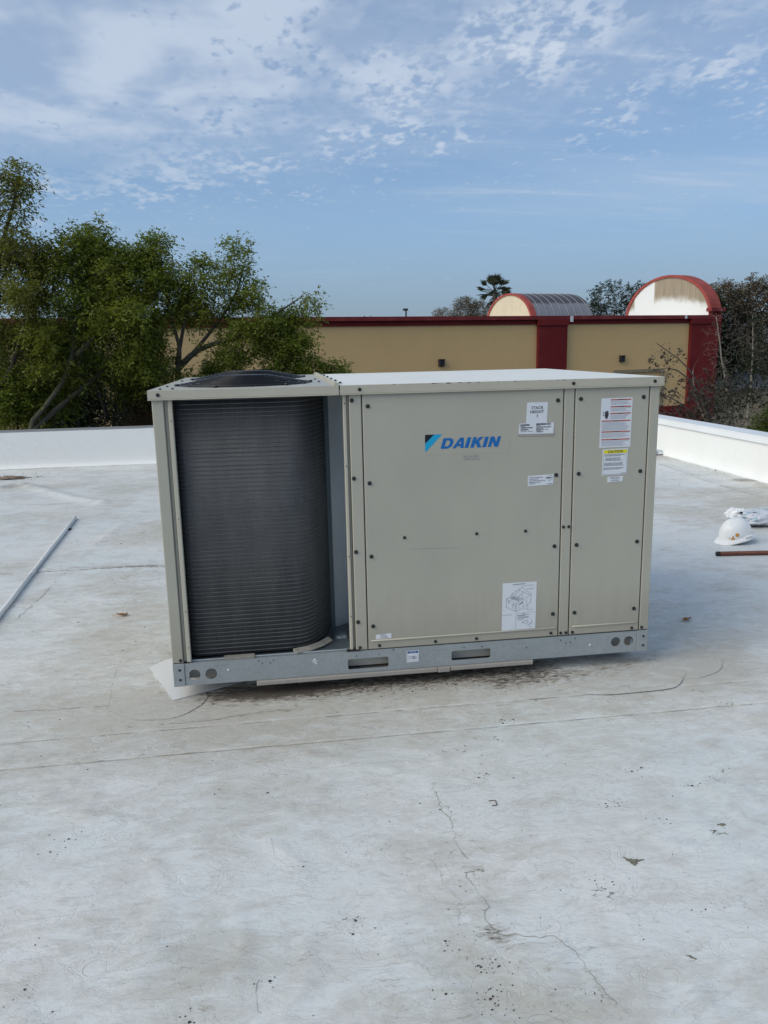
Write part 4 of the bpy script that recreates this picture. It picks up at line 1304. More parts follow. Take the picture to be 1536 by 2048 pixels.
# installation drawing
o = sticker('drawing_label', [(1.4430, 0.2175), (1.5990, 0.2185), (1.6020, 0.4375), (1.4455, 0.4385)])
mg = MB()
def ln(a, b_, wd=0.0006):
    dx, dz = b_[0]-a[0], b_[1]-a[1]; L = math.hypot(dx, dz)+1e-9
    nx_, nz_ = -dz/L*wd, dx/L*wd
    f = lambda q: (1.4430+q[0]*0.1565, 0.4385-q[1]*0.2200)
    a2, b2 = f(a), f(b_)
    dx, dz = b2[0]-a2[0], b2[1]-a2[1]; L = math.hypot(dx, dz)+1e-9
    nx_, nz_ = -dz/L*wd, dx/L*wd
    mg.add([(a2[0]+nx_, yy, a2[1]+nz_), (b2[0]+nx_, yy, b2[1]+nz_), (b2[0]-nx_, yy, b2[1]-nz_), (a2[0]-nx_, yy, a2[1]-nz_)], [(0, 1, 2, 3)])
def pl_(pts, wd=0.0006):
    for a, b_ in zip(pts[:-1], pts[1:]): ln(a, b_, wd)
G = lambda x_, y_: ((x_-75)/1340, (y_-90)/1850)
pl_([G(240, 700), G(480, 590), G(850, 760), G(640, 920), G(240, 700), G(240, 1020), G(640, 1240), G(640, 920)], 0.0007)
pl_([G(470, 510), G(850, 290), G(1230, 580), G(900, 770), G(470, 510), G(420, 610)])
pl_([G(1230, 580), G(1200, 910), G(740, 1190), G(640, 1240)])
pl_([G(900, 770), G(900, 1070)]); pl_([G(1050, 770), G(1040, 980)]); pl_([G(720, 360), G(1150, 610)]); pl_([G(580, 560), G(760, 400)]); pl_([G(870, 450), G(870, 740)]); pl_([G(740, 900), G(740, 1190)])
pl_([G(700, 640), G(880, 520)]); pl_([G(470, 900), G(500, 1110)]); pl_([G(590, 930), G(590, 1200)])
for i_ in range(9):
    ln(G(370+i_*42, 700+i_*16), G(520+i_*30, 625+i_*15), 0.0010)
pl_([G(760, 960), G(900, 850)], 0.0025)
ln(G(300, 780), G(370, 880), 0.0018); ln(G(520, 920), G(545, 990), 0.0018)
ln(G(860, 290), G(860, 220)); ln(G(860, 225), G(1310, 218)); ln(G(1020, 365), G(1310, 352), 0.0008); pl_([G(1090, 990), G(1085, 1175), G(1310, 1165)]); ln(G(920, 1135), G(1085, 1170))
ln(G(490, 168), G(980, 150), 0.0016); ln(G(90, 1350), G(460, 1330), 0.0007); ln(G(625, 1315), G(1380, 1270), 0.0005); ln(G(635, 1315), G(620, 1890), 0.0005)
for y0, x1 in ((1330, 0), (1375, 1160), (1400, 1000), (1450, 1120), (1485, 1160), (1545, 950)):
    if x1: ln(G(690, y0+10), G(x1, y0), 0.0010)
ln(G(890, 1335), G(1010, 1330), 0.0012)
pl_([G(860, 1670), G(1080, 1590), G(1120, 1690), G(1020, 1720), G(860, 1670)], 0.0008); pl_([G(1090, 1790), G(1270, 1710), G(1265, 1580)], 0.0012); ln(G(1150, 1855), G(1260, 1845), 0.0008)
printing(o, mg, 'ink_soft', 'drawing')
# notice label on the rail
o = sticker('notice_label', [(1.0085, 0.0995), (1.0640, 0.1020), (1.0640, 0.1545), (1.0090, 0.1540)], y_=-0.0018)
yy = -0.0026
mb = MB(); P(mb, 1.0125, 0.1425, 1.0605, 0.1520, yy, 0.0003); printing(o, mb, 'blue_ink', 'notice_band')
mk = MB(); put_text(mk, 'NOTICE', 0.0080, 1.037, 0.1475, yy-0.0004); printing(o, mk, 'paper', 'notice_lettering')
mg = MB()
for x0, z0, x1, z1 in ((1.016, 0.1280, 1.054, 0.1295), (1.017, 0.1240, 1.036, 0.1250), (1.016, 0.1170, 1.056, 0.1185), (1.015, 0.1065, 1.058, 0.1072), (1.048, 0.1210, 1.056, 0.1222), (1.0125, 0.1040, 1.0135, 0.1420), (1.0600, 0.1050, 1.0606, 0.1425)): P(mg, x0, z0, x1, z1, yy)
for i_ in range(16):
    a, b_ = 2*PI*i_/16, 2*PI*(i_+1)/16
    poly(mg, [(1.0415+0.0035*math.cos(a), 0.1215+0.0035*math.sin(a)), (1.0415+0.0035*math.cos(b_), 0.1215+0.0035*math.sin(b_)), (1.0415+0.0072*math.cos(b_), 0.1215+0.0072*math.sin(b_)), (1.0415+0.0072*math.cos(a), 0.1215+0.0072*math.sin(a))], yy)
printing(o, mg, 'ink_soft', 'drawing')
# long hairline scratch
mb = MB()
mb.add([(1.03, YF, 0.6195), (1.12, YF, 0.6160), (1.25, YF, 0.6110), (1.25, YF, 0.6117), (1.12, YF, 0.6169), (1.03, YF, 0.6200)], [(0, 1, 4, 5), (1, 2, 3, 4)])
U(mb.build('scratch', M['ink_soft']))

# ================================================================ THINGS LYING ON THE ROOF
# white conduit in two lengths with a coupling
def rel(o, root):
    o.parent = root
    return o
root = tag(empty('plastic_pipe', (-1.20, 2.20, 0.0)), 'long white plastic pipe lying on the roof left of the air conditioner', 'pipe')
A_, B_ = Vector((-1.352, 4.090, 0.016)), Vector((-1.205, 2.230, 0.015))
C_ = Vector((-1.060, 0.35, 0.016))
def piece(a, b_, r_, nm, mat='pvc', n=14, smooth=True):
    o = MB().tube([a, a.lerp(b_, 0.33)+Vector((0.002, 0, 0.001)), a.lerp(b_, 0.66)+Vector((-0.002, 0, 0)), b_], r_, n).build(nm, M[mat], None, smooth)
    o.data.transform(Matrix.Translation((1.20, -2.20, 0)))
    return rel(o, root)
piece(A_, B_, 0.0145, 'pipe_length'); piece(B_, C_, 0.0145, 'pipe_length')
piece(B_+(A_-B_).normalized()*0.05, B_-(A_-B_).normalized()*0.05, 0.0165, 'pipe_coupling')
clip = MB(); clip.box((-1.325, 3.62, 0.0), (-1.285, 3.66, 0.012)); o = clip.build('pipe_clip', M['rubber']); o.data.transform(Matrix.Translation((1.20, -2.20, 0))); rel(o, root)

# rust red rod on the right
r0 = Vector((3.490, 1.690, 0.0165)); r1 = Vector((5.10, 1.47, 0.0165))
root = tag(empty('steel_rod', (3.49, 1.69, 0)), 'rust red steel pipe lying in front of the white hard hat', 'pipe')
o = MB().tube([r0, r0.lerp(r1, 0.5), r1], 0.0155, 16).build('rod_body', M['rust'], root, True); o.data.transform(Matrix.Translation((-3.49, -1.69, 0)))
for pl_i in o.data.polygons:
    if len(pl_i.vertices) > 4: pl_i.use_smooth = False
o = MB().tube([r0-Vector((0.003, -0.0004, 0)), r0+Vector((0.02, -0.0027, 0))], 0.0166, 16).build('end_cap', M['rubber'], root, True); o.data.transform(Matrix.Translation((-3.49, -1.69, 0)))

# hard hat
hat = tag(empty('hard_hat', (3.845, 2.035, 0.0)), 'white hard hat with round orange sticker resting on its brim behind the rust red pipe', 'hard hat')
def shell_r(u, ring_ridge=True):
    return 1
mb = MB()
nu, nv = 40, 14
A1, B1, H1 = 0.126, 0.100, 0.128
vs, fs = [], []
for j in range(nv+1):
    t = j/nv*PI/2
    for i in range(nu):
        a = 2*PI*i/nu
        cx, cy, cz = math.cos(t)**0.80*math.cos(a)*A1, math.cos(t)**0.80*math.sin(a)*B1, math.sin(t)*H1+0.018
        # three raised ridges front to back
        rdg = 0
        for off in (-0.026, 0.0, 0.026):
            rdg += math.exp(-((cy-off)/0.0065)**2)
        f = min(1, max(0, (math.sin(t)-0.35)/0.3))
        cz += 0.0080*rdg*f
        cx *= 1+0.012*rdg*f
        vs.append((cx, cy, cz))
for j in range(nv):
    for i in range(nu):
        fs.append((j*nu+i, j*nu+(i+1) % nu, (j+1)*nu+(i+1) % nu, (j+1)*nu+i))
mb.add(vs, fs)
hat_parts = [mb.build('shell', M['white_plastic'], hat, True)]
mb = MB()
vs, fs = [], []
prof_t = [(0.97, 0.020), (1.0, 0.026), (1.10, 0.010), (1.13, 0.004), (1.13, -0.001), (1.09, 0.002), (0.97, 0.014)]
for (s_, z_) in prof_t:
    for i in range(nu):
        a = 2*PI*i/nu
        front = max(0, -math.cos(a))**2.2
        ss = s_+(s_-0.97)*front*2.6
        vs.append((math.cos(a)*A1*ss, math.sin(a)*B1*(s_+(s_-0.97)*0.25), z_-0.016*front*(s_-0.97)/0.16))
kk = len(prof_t)
for j in range(kk):
    for i in range(nu):
        fs.append((j*nu+i, j*nu+(i+1) % nu, ((j+1) % kk)*nu+(i+1) % nu, ((j+1) % kk)*nu+i))
mb.add(vs, fs)
hat_parts.append(mb.build('brim', M['white_plastic'], hat, True)); fix_normals(hat_parts[-1].data)
mb = MB(); mb.box((0.06, -0.075, -0.020), (0.075, -0.06, 0.02)); mb.box((0.05, 0.055, -0.020), (0.065, 0.07, 0.02))
hat_parts.append(mb.build('suspension_clip', M['curb'], hat))
mb = MB(); mb.lathe([(0.085, 0.006), (0.088, -0.012), (0.086, -0.012), (0.083, 0.006)], n=28)
hat_parts.append(mb.build('head_band', M['rubber'], hat))
mb = MB(); mb.cbox((-0.004, -0.1115, 0.020), (0.060, -0.094, 0.032), 0.002)
hat_parts.append(mb.build('accessory_slot', M['white_plastic'], hat))
M['orange'] = principled('orange_sticker', build=varied((0.55, 0.25, 0.03), 0.3, 60, 0.5))
def hat_dot(a, t, r_, mat, nm):
    # small disc laid on the shell
    def sp(a, t):
        return Vector((math.cos(t)**0.80*math.cos(a)*A1, math.cos(t)**0.80*math.sin(a)*B1, math.sin(t)*H1+0.018))
    c = sp(a, t); e1 = (sp(a+0.02, t)-c).normalized(); e2 = (sp(a, t+0.02)-c).normalized(); n_ = e1.cross(e2).normalized()
    if n_.y > 0: n_ = -n_
    vs = [c+n_*0.0022+(e1*math.cos(q)+e2*math.sin(q))*r_ for q in [2*PI*i/14 for i in range(14)]]
    vs2 = [v-n_*0.002 for v in vs]
    m_ = MB(); m_.add(vs+vs2, [tuple(range(14))]+[(i, (i+1) % 14, 14+(i+1) % 14, 14+i) for i in range(14)])
    o = m_.build(nm, M[mat], hat); fix_normals(o.data)
    hat_parts.append(o)
hat_dot(-2.02, 0.30, 0.0135, 'orange', 'sticker')
for a, t, r_ in ((-2.28, 0.22, 0.0065), (-2.35, 0.10, 0.0075), (-2.22, 0.08, 0.0060), (-2.50, 0.16, 0.0040)):
    hat_dot(a, t, r_, 'orange', 'sticker')
hat_dot(-2.24, 0.15, 0.0028, 'ink', 'sticker'); hat_dot(-2.30, 0.06, 0.0030, 'ink', 'sticker')
Rm = Matrix.Translation((0, 0, 0.030)) @ Matrix.Rotation(R(8), 4, 'Z') @ Matrix.Rotation(R(-11), 4, 'Y')
for o in hat_parts:
    o.data.transform(Rm)

# crumpled plastic bag behind the hat
M['bag'] = principled('thin_white_plastic', build=None)
def bag_b(t, b):
    p = geopos(t)
    n = t.noise(p, 9, 3, 0.5); n2 = t.noise(t.mapping(p, scale=(1, 1, 3)), 16, 2, 0.5)
    c = t.mix(t.ramp(n, 0.52, 0.60), (0.66, 0.67, 0.71), (0.36, 0.48, 0.55))
    c = t.mix(t.math('MULTIPLY', t.ramp(n2, 0.62, 0.66), 0.8), c, (0.05, 0.06, 0.12))
    t.put(b.inputs['Base Color'], c)
    bump(t, b, t.noise(p, 45, 4, 0.6, 1.5), 0.8, 0.01)
M['bag'] = principled('thin_white_plastic', rough=0.3, build=bag_b)
bag = tag(empty('plastic_bag', (4.30, 2.50, 0)), 'crumpled white and pale blue plastic bag behind the hard hat', 'plastic bag')
def crumple(c, rad, seed, nm, mat, par, n=(36, 18), amp=0.35):
    vs, fs = [], []
    nu_, nv_ = n
    from mathutils import noise as mn
    for j in range(nv_+1):
        t = -PI/2+PI*j/nv_
        for i in range(nu_):
            a = 2*PI*i/nu_
            v = Vector((math.cos(t)*math.cos(a), math.cos(t)*math.sin(a), math.sin(t)))
            q = 1+amp*mn.noise(v*2.1+Vector((seed, 0, 0)))+amp*0.6*abs(mn.noise(v*5+Vector((0, seed, 0))))
            vs.append((c[0]+v.x*rad[0]*q, c[1]+v.y*rad[1]*q, max(0.004, c[2]+v.z*rad[2]*q)))
    for j in range(nv_):
        for i in range(nu_):
            fs.append((j*nu_+i, j*nu_+(i+1) % nu_, (j+1)*nu_+(i+1) % nu_, (j+1)*nu_+i))
    m_ = MB(); m_.add(vs, fs)
    return m_.build(nm, M[mat], par)
crumple((0.05, 0.00, 0.055), (0.24, 0.12, 0.062), 2.0, 'bag_body', 'bag', bag)
crumple((-0.15, 0.03, 0.095), (0.085, 0.06, 0.045), 7.0, 'bag_top', 'white_plastic', bag)
mb = MB(); mb.lathe([(0.010, 0), (0.010, 0.002), (0, 0.002)], n=10)
o = mb.build('bag_hole', M['rubber'], bag); o.data.transform(Matrix.Translation((-0.155, -0.045, 0.118)) @ Matrix.Rotation(R(60), 4, 'X') @ Matrix.Scale(1.5, 4, (1, 0, 0)))
# wisp of wrap by the parapet
wrap = tag(empty('plastic_wrap', (5.44, 6.60, 0)), 'small scrap of crumpled clear wrap at the foot of the right parapet', 'plastic wrap')
crumple((0, 0, 0.03), (0.13, 0.09, 0.035), 4.4, 'wrap_body', 'bag', wrap, (22, 12), 0.9)

heap = tag(empty('debris_heap', (-2.72, 6.78, 0)), 'small brown heap of dead leaves near the back parapet at the left edge', 'debris')
M['dead'] = principled('dead_leaves', build=varied((0.24, 0.185, 0.14), 0.4, 45, 0.9))
crumple((0, 0, 0.008), (0.15, 0.06, 0.020), 9.1, 'heap_body', 'dead', heap, (30, 14), 1.0)
mbh = MB()
for _ in range(60):
    hx_, hy_ = random.gauss(0, 0.25), random.gauss(0, 0.10); a_ = random.random()*6; l_ = random.uniform(0.012, 0.03); zb_ = random.uniform(0.004, 0.03)
    mbh.add([(hx_, hy_, zb_), (hx_+l_*math.cos(a_), hy_+l_*math.sin(a_), zb_+0.008), (hx_+l_*1.6*math.cos(a_+0.4), hy_+l_*1.6*math.sin(a_+0.4), zb_), (hx_+l_*math.cos(a_+0.8), hy_+l_*math.sin(a_+0.8), zb_-0.002)], [(0, 1, 2, 3)])
tag(mbh.build('leaf_litter', M['dead'], heap), kind='stuff')
# fallen leaves
M['leaf_orange'] = principled('dry_orange_leaf', build=varied((0.36, 0.15, 0.04), 0.35, 40, 0.6))
def dry_leaf(x_, y_, rz, s_, lab):
    t_ = tag(empty('fallen_leaf', (x_, y_, surf(x_, y_)+0.001)), lab, 'leaf', 'dry leaves on the roof')
    m_ = MB()
    vs, fs = [], []
    n = 8
    for i in range(n+1):
        u = i/n
        w_ = 0.36*math.sin(PI*u**0.8)*s_*(1+0.1*random.random())
        zc_ = 0.004+0.22*s_*abs(u-0.5)**2*4*0.35
        vs += [(u*s_-s_/2, -w_, zc_+0.12*s_*random.random()), (u*s_-s_/2, 0, zc_), (u*s_-s_/2, w_, zc_+0.2*s_)]
    for i in range(n):
        fs += [(3*i, 3*i+3, 3*i+4, 3*i+1), (3*i+1, 3*i+4, 3*i+5, 3*i+2)]
    m_.add(vs, fs)
    m_.build('blade', M['leaf_orange'], t_)
    MB().tube([(s_/2, 0, 0.01), (s_*0.75, s_*0.06, 0.004), (s_*1.0, s_*0.02, 0.003)], 0.0012, 4).build('stalk', M['leaf_orange'], t_)
    t_.rotation_euler = (0, 0, rz)
dry_leaf(-0.433, 1.213, 3.0, 0.060, 'dry orange leaf lying on the roof left of the air conditioner')
dry_leaf(2.624, 0.517, 3.5, 0.055, 'dry brown orange leaf on the roof just right of the air conditioner')
# bent wire staple
st = tag(empty('wire_staple', (1.127, -0.974, surf(1.127, -0.974))), 'tiny bent rusty wire staple lying on the roof in front of the air conditioner', 'staple')
MB().tube([(-0.010, 0.012, 0.002), (0.010, 0.013, 0.002), (0.012, 0.011, 0.002), (0.011, -0.014, 0.002), (0.009, -0.0155, 0.002), (-0.006, -0.016, 0.002)], 0.0013, 5).build('wire', principled('rusty_wire', (0.10, 0.05, 0.04), 0.6, 0.3), st)

# ================================================================ THE STORE BUILDING ACROSS
A0 = np.array((2.12, 28.91)); DD = np.array((0.9662, 0.2578)); NN = np.array((-0.2578, 0.9662))
BM = Matrix(((DD[0], NN[0], 0, A0[0]), (DD[1], NN[1], 0, A0[1]), (0, 0, 1, 0), (0, 0, 0, 1)))
store = tag(empty('store_building'), 'long tan stucco store with dark red cornice and pilasters beyond the roof', 'building')
store.matrix_world = BM
M['wall_tan'] = principled('tan_wall', build=varied((0.70, 0.470, 0.215), 0.045, 0.5, 0.8, (0.52, 0.38, 0.19), 0.18, 0.004))
M['wall_cream'] = principled('cream_gable', build=varied((0.58, 0.50, 0.36), 0.08, 1.2, 0.75, (0.36, 0.30, 0.21), 0.5, stretch=(2, 2, 0.4)))
M['maroon'] = principled('maroon_trim', spec=0.2, build=varied((0.165, 0.016, 0.016), 0.14, 0.9, 0.7, (0.16, 0.06, 0.05), 0.3))
M['maroon_light'] = principled('weathered_red_trim', spec=0.2, build=varied((0.20, 0.030, 0.030), 0.2, 1.5, 0.5, (0.30, 0.13, 0.10), 0.35))
M['red_rim'] = principled('faded_red_rim', spec=0.25, build=varied((0.29, 0.060, 0.048), 0.15, 2.0, 0.65, (0.40, 0.16, 0.13), 0.3))
ST = 21.14
def S(mbx, nm, mat): return mbx.build(nm, M[mat], store)
S(MB().box((-18, 0.0, -5), (ST, 26, 2.36)), 'wall', 'wall_tan')
S(MB().box((-18, -0.06, 2.345), (ST+0.06, 0.35, 2.545)), 'cornice', 'maroon')
S(MB().box((-18, -0.20, 2.548), (ST+0.20, 0.35, 2.715)), 'cornice_cap', 'maroon_light')
S(MB().box((-18, -0.10, -5), (ST+0.05, -0.002, -1.65)), 'wainscot', 'maroon')
for (a, b_) in ((10.63, 12.18), (19.48, ST+0.12), (-10.0, -8.5)):
    S(MB().box((a, -0.16, -5), (b_, -0.001, 2.343)), 'pilaster', 'maroon')
    S(MB().box((a-0.05, -0.22, 2.30), (b_+0.05, -0.061, 2.5465)), 'pilaster_head', 'maroon')
S(MB().box((12.28, -0.215, 2.44), (12.44, -0.203, 2.70)), 'loose_flashing', 'cap_white')
S(MB().box((19.0, -0.215, 2.55), (19.12, -0.203, 2.71)), 'loose_flashing', 'cap_white')
# framed recess in the second bay
M['band'] = principled('tan_band', build=varied((0.30, 0.245, 0.155), 0.06, 2, 0.8))
for a_, b_ in (((14.9, -0.10, 0.06), (17.96, -0.001, 0.20)), ((17.80, -0.10, -1.64), (17.96, -0.001, 0.058)), ((14.9, -0.10, -1.64), (15.06, -0.001, 0.058))):
    S(MB().box(a_, b_), 'recess_frame', 'band')
# wall lights
def wall_light(s_, z_, lab):
    t_ = tag(empty('wall_light'), lab, 'wall light', 'wall lights on the store')
    t_.matrix_world = BM @ Matrix.Translation((s_, 0, z_))
    m_ = MB(); m_.cbox((-0.13, -0.14, -0.14), (0.13, -0.001, 0.14), 0.03); m_.build('housing', M['black'], t_)
    m_ = MB(); m_.box((-0.09, -0.152, -0.11), (0.09, -0.141, 0.03)); m_.build('lens', M['rubber'], t_)
    m_ = MB(); m_.box((-0.14, -0.18, 0.142), (0.14, -0.001, 0.158)); m_.build('hood', M['black'], t_)
wall_light(5.80, 0.78, 'black wall light on the long tan wall left of the central red pilaster')
wall_light(15.42, 0.72, 'black wall light on the tan bay right of the central red pilaster')
S(MB().box((-18, 0.4, 2.0), (ST-0.2, 25.8, 2.365)), 'roof_deck', 'roof_white')
# barrel vault, left: gable with red rim, ribbed grey roof
def arch(oc, rw, zb, zt, n=30, a0=0.0):
    """points of an elliptical arch in (offset, z)"""
    return [(oc-rw*math.cos(PI*i/n), zb+(zt-zb)*math.sin(PI*i/n)**0.92) for i in range(n+1)]
def vault(s0, s1, o1, o2, zb, zt, nm_lab, big=False):
    oc, rw = (o1+o2)/2, (o2-o1)/2
    t_ = tag(empty('barrel_vault'), nm_lab, 'roof vault')
    t_.matrix_world = BM @ Matrix.Translation((s0, oc, zb))
    ar = [(a-oc, b_-zb) for a, b_ in arch(oc, rw, zb, zt)]
    n = len(ar)
    L = s1-s0
    g = MB(); g.add([(0, a, b_) for a, b_ in ar], [tuple(range(n))])
    g.add([(0.05, a, b_) for a, b_ in ar], [tuple(reversed(range(n)))])
    g.build('gable', M['gable_paint' if big else 'wall_cream'], t_)
    # rim: thick band round the arch
    rim = MB(); vs, fs = [], []
    th = 0.09 if big else 0.05
    for (a, b_) in ar:
        k1 = 1+th/rw
        for (x_, sc_) in ((-0.06, 1-0.09/rw), (-0.06, k1), (0.25 if not big else L, k1), (0.25 if not big else L, 1.0)):
            vs.append((x_, a*sc_, b_*sc_))
    for i in range(n-1):
        for j in range(4):
            fs.append((4*i+j, 4*i+(j+1) % 4, 4*i+4+(j+1) % 4, 4*i+4+j))
    rim.add(vs, fs); o = rim.build('arch_rim', M['red_rim'], t_); fix_normals(o.data)
    if not big:
        rf = MB(); vs = []; fs = []
        for (a, b_) in ar:
            vs += [(0.25, a*1.01, b_*1.01), (L, a*1.01, b_*1.01)]
        for i in range(n-1): fs.append((2*i, 2*i+1, 2*i+3, 2*i+2))
        rf.add(vs, fs); o = rf.build('vault_roof', M['vault'], t_, True); fix_normals(o.data)
        ribm = MB(); vs = []; fs = []
        for (a, b_) in ar:
            vs += [(-0.018, a*1.01, b_*1.01), (-0.012, a*1.022, b_*1.022), (0.012, a*1.022, b_*1.022), (0.018, a*1.01, b_*1.01)]
        for i in range(n-1):
            for j in range(3): fs.append((4*i+j, 4*i+j+1, 4*i+5+j, 4*i+4+j))
        ribm.add(vs, fs); me = ribm.mesh('seam_rib', M['rib'])
        for i in range(8):
            o = link('seam_rib', me, t_); o.location = (0.25+(L-0.25)*(i+0.6)/8, 0, 0)
        bk = MB(); bk.add([(L, a*1.01, b_*1.01) for a, b_ in ar], [tuple(reversed(range(n)))]); bk.build('end_wall', M['wall_cream'], t_)
    else:
        # end post of the false arch and its back
        m_ = MB(); m_.box((-0.10, -rw-th, -1.0), (L, -rw+0.05, 0.62)); m_.build('arch_post', M['maroon'], t_)
        m_ = MB(); m_.box((-0.22, -rw-th-0.15, 0.45), (L+0.05, -rw+0.12, 0.63)); m_.build('post_cap', M['maroon_light'], t_)
        bk = MB(); bk.add([(L*0.98, a, b_) for a, b_ in ar], [tuple(reversed(range(n)))]); bk.build('end_wall', M['wall_cream'], t_)
    return t_
def vault_b(t, b):
    p = geopos(t)
    z_ = t.sep(p)[2]
    n = t.noise(t.mapping(p, scale=(1.5, 1.5, 0.5)), 1.6, 5, 0.6)
    k = t.math('ADD', z_, t.math('MULTIPLY', t.math('SUBTRACT', n, 0.5), 0.3))
    # upper half darker, lower half paler
    c = t.mix(t.ramp(k, 3.50, 3.60), (0.205, 0.210, 0.235), (0.050, 0.048, 0.058))
    c = t.mix(t.math('MULTIPLY', t.ramp(n, 0.45, 0.7), 0.35), c, (0.12, 0.12, 0.14))
    t.put(b.inputs['Base Color'], c)
M['vault'] = principled('weathered_metal_roof', rough=0.5, metal=0.15, build=vault_b)
M['rib'] = principled('seam_rib_metal', build=varied((0.20, 0.20, 0.225), 0.15, 3, 0.5))
def gable_b(t, b):
    # tan paint above, fresh white coating brushed up from below in an uneven arc
    p = objc(t)
    x_, y_, z_ = t.sep(p)
    n = t.noise(t.mapping(p, scale=(1, 1.2, 1)), 1.6, 5, 0.6)
    st_ = t.noise(t.mapping(p, scale=(1, 3.2, 0.25)), 2.0, 4, 0.6)
    r_ = t.math('ADD', t.math('MULTIPLY', z_, 1.0), t.math('MULTIPLY', t.math('SUBTRACT', n, 0.5), 0.55))
    top = t.math('SUBTRACT', 1.26, t.math('MULTIPLY', t.math('MULTIPLY', y_, y_), 0.060))
    white = t.ramp(t.math('SUBTRACT', top, r_), -0.22, 0.25, 0, 1, True)
    leftp = t.math('MULTIPLY', t.ramp(y_, 0.92, 1.0), t.ramp(y_, 2.45, 2.6, 1, 0))
    white = t.math('MAXIMUM', white, t.math('MULTIPLY', leftp, t.ramp(z_, 2.45, 2.2, 0, 1)))
    tan = t.mix(t.ramp(st_, 0.4, 0.65), (0.33, 0.270, 0.190), (0.25, 0.205, 0.145))
    t.put(b.inputs['Base Color'], t.mix(white, tan, (0.72, 0.73, 0.715)))
M['gable_paint'] = principled('gable_paint', rough=0.7, build=gable_b)
vault(13.07, 16.80, 4.0, 8.62, 2.30, 4.10, 'barrel vault with cream arched end and ribbed dark grey roof on the store roof')
vault(21.05, 21.70, 0.20, 6.55, 2.45, 4.85, 'arched gable with faded red rim, tan above and fresh white below, at the store corner', True)
# pole lamp beyond the roofline
pl2 = tag(empty('pole_lamp', (8.07, 41.11, 2.35)), 'thin dark lamp post rising above the store cornice', 'lamp post')
MB().tube([(0, 0, 0), (0, 0, 1.10)], 0.045, 8).build('pole', M['black'], pl2)
MB().cbox((-0.16, -0.12, 1.10), (0.10, 0.12, 1.22), 0.02).build('lamp_head', M['black'], pl2)
# low building to the right of the store
lb = tag(empty('low_building', (26.0, 36.5, -5)), 'low tan building with grey sloped roof half hidden behind bare trees on the right', 'building')
MB().box((-2.0, 0, 0), (1.3, 8, 4.1)).build('wall', M['band'], lb)
m_ = MB(); m_.add([(-2.4, -0.5, 4.05), (1.7, -0.5, 4.05), (1.7, 4, 5.1), (-2.4, 4, 5.1), (-2.4, 8.5, 4.05), (1.7, 8.5, 4.05), (-2.4, -0.5, 3.9), (1.7, -0.5, 3.9)], [(0, 1, 2, 3), (3, 2, 5, 4), (6, 7, 1, 0)])
M['shingle'] = principled('grey_roofing', build=varied((0.075, 0.08, 0.095), 0.2, 3, 0.7)); m_.build('roof', M['shingle'], lb)

# ================================================================ TREES AND SHRUBS
def leaf_mat(name, c1, c2, c3, trans=0.42, rough=0.55):
    mt = bpy.data.materials.new(name)
    mt.use_nodes = True
    t = NT(mt.node_tree)
    g = t.n('ShaderNodeNewGeometry')
    p = g.outputs['Position']
    rnd = g.outputs['Random Per Island']
    n = t.noise(p, 1.1, 3, 0.6)
    c = t.mix(t.ramp(n, 0.38, 0.62), c1, c2)
    c = t.mix(t.ramp(rnd, 0.0, 1.0, 0.0, 0.55), c, c3)
    b = t.n('ShaderNodeBsdfPrincipled'); t.put(b.inputs['Base Color'], c); b.inputs['Roughness'].default_value = rough; b.inputs['Specular IOR Level'].default_value = 0.25
    tr = t.n('ShaderNodeBsdfTranslucent'); t.put(tr.inputs[0], t.mix(1.0, c, (1.15, 1.2, 0.6), 'MULTIPLY'))
    mx = t.n('ShaderNodeMixShader'); mx.inputs[0].default_value = trans
    t.t.links.new(b.outputs[0], mx.inputs[1]); t.t.links.new(tr.outputs[0], mx.inputs[2])
    o = t.n('ShaderNodeOutputMaterial'); t.t.links.new(mx.outputs[0], o.inputs[0])
    return mt
M['leaf_a'] = leaf_mat('bright_green_leaves', (0.150, 0.200, 0.030), (0.215, 0.235, 0.036), (0.110, 0.140, 0.040))
M['leaf_b'] = leaf_mat('olive_green_leaves', (0.120, 0.155, 0.036), (0.175, 0.190, 0.040), (0.170, 0.150, 0.055))
M['leaf_dark'] = leaf_mat('dark_green_leaves', (0.022, 0.034, 0.014), (0.034, 0.046, 0.016), (0.020, 0.024, 0.012), 0.15)
M['leaf_rust'] = leaf_mat('rusty_leaves', (0.060, 0.028, 0.010), (0.045, 0.030, 0.012), (0.030, 0.018, 0.008), 0.2)
M['leaf_grey'] = leaf_mat('grey_olive_leaves', (0.150, 0.122, 0.085), (0.165, 0.135, 0.095), (0.095, 0.080, 0.060), 0.15)
M['leaf_conifer'] = leaf_mat('yellow_green_conifer', (0.060, 0.085, 0.012), (0.080, 0.105, 0.016), (0.035, 0.050, 0.012), 0.2)
M['pod'] = leaf_mat('seed_pod_brown', (0.050, 0.040, 0.030), (0.065, 0.052, 0.038), (0.040, 0.034, 0.030), 0.1)
M['palm_leaf'] = leaf_mat('palm_leaves', (0.028, 0.045, 0.022), (0.040, 0.055, 0.028), (0.050, 0.045, 0.028), 0.15)
M['bark'] = principled('bark', build=varied((0.050, 0.042, 0.032), 0.35, 6, 0.9, (0.11, 0.10, 0.075), 0.5, 0.01))
M['bark_light'] = principled('pale_bark', build=varied((0.085, 0.080, 0.055), 0.3, 6, 0.9, (0.06, 0.055, 0.04), 0.5, 0.01))
M['twig_grey'] = principled('grey_twigs', build=varied((0.22, 0.195, 0.165), 0.3, 8, 0.9))
M['twig_dark'] = principled('dark_twigs', build=varied((0.085, 0.074, 0.062), 0.3, 8, 0.9))

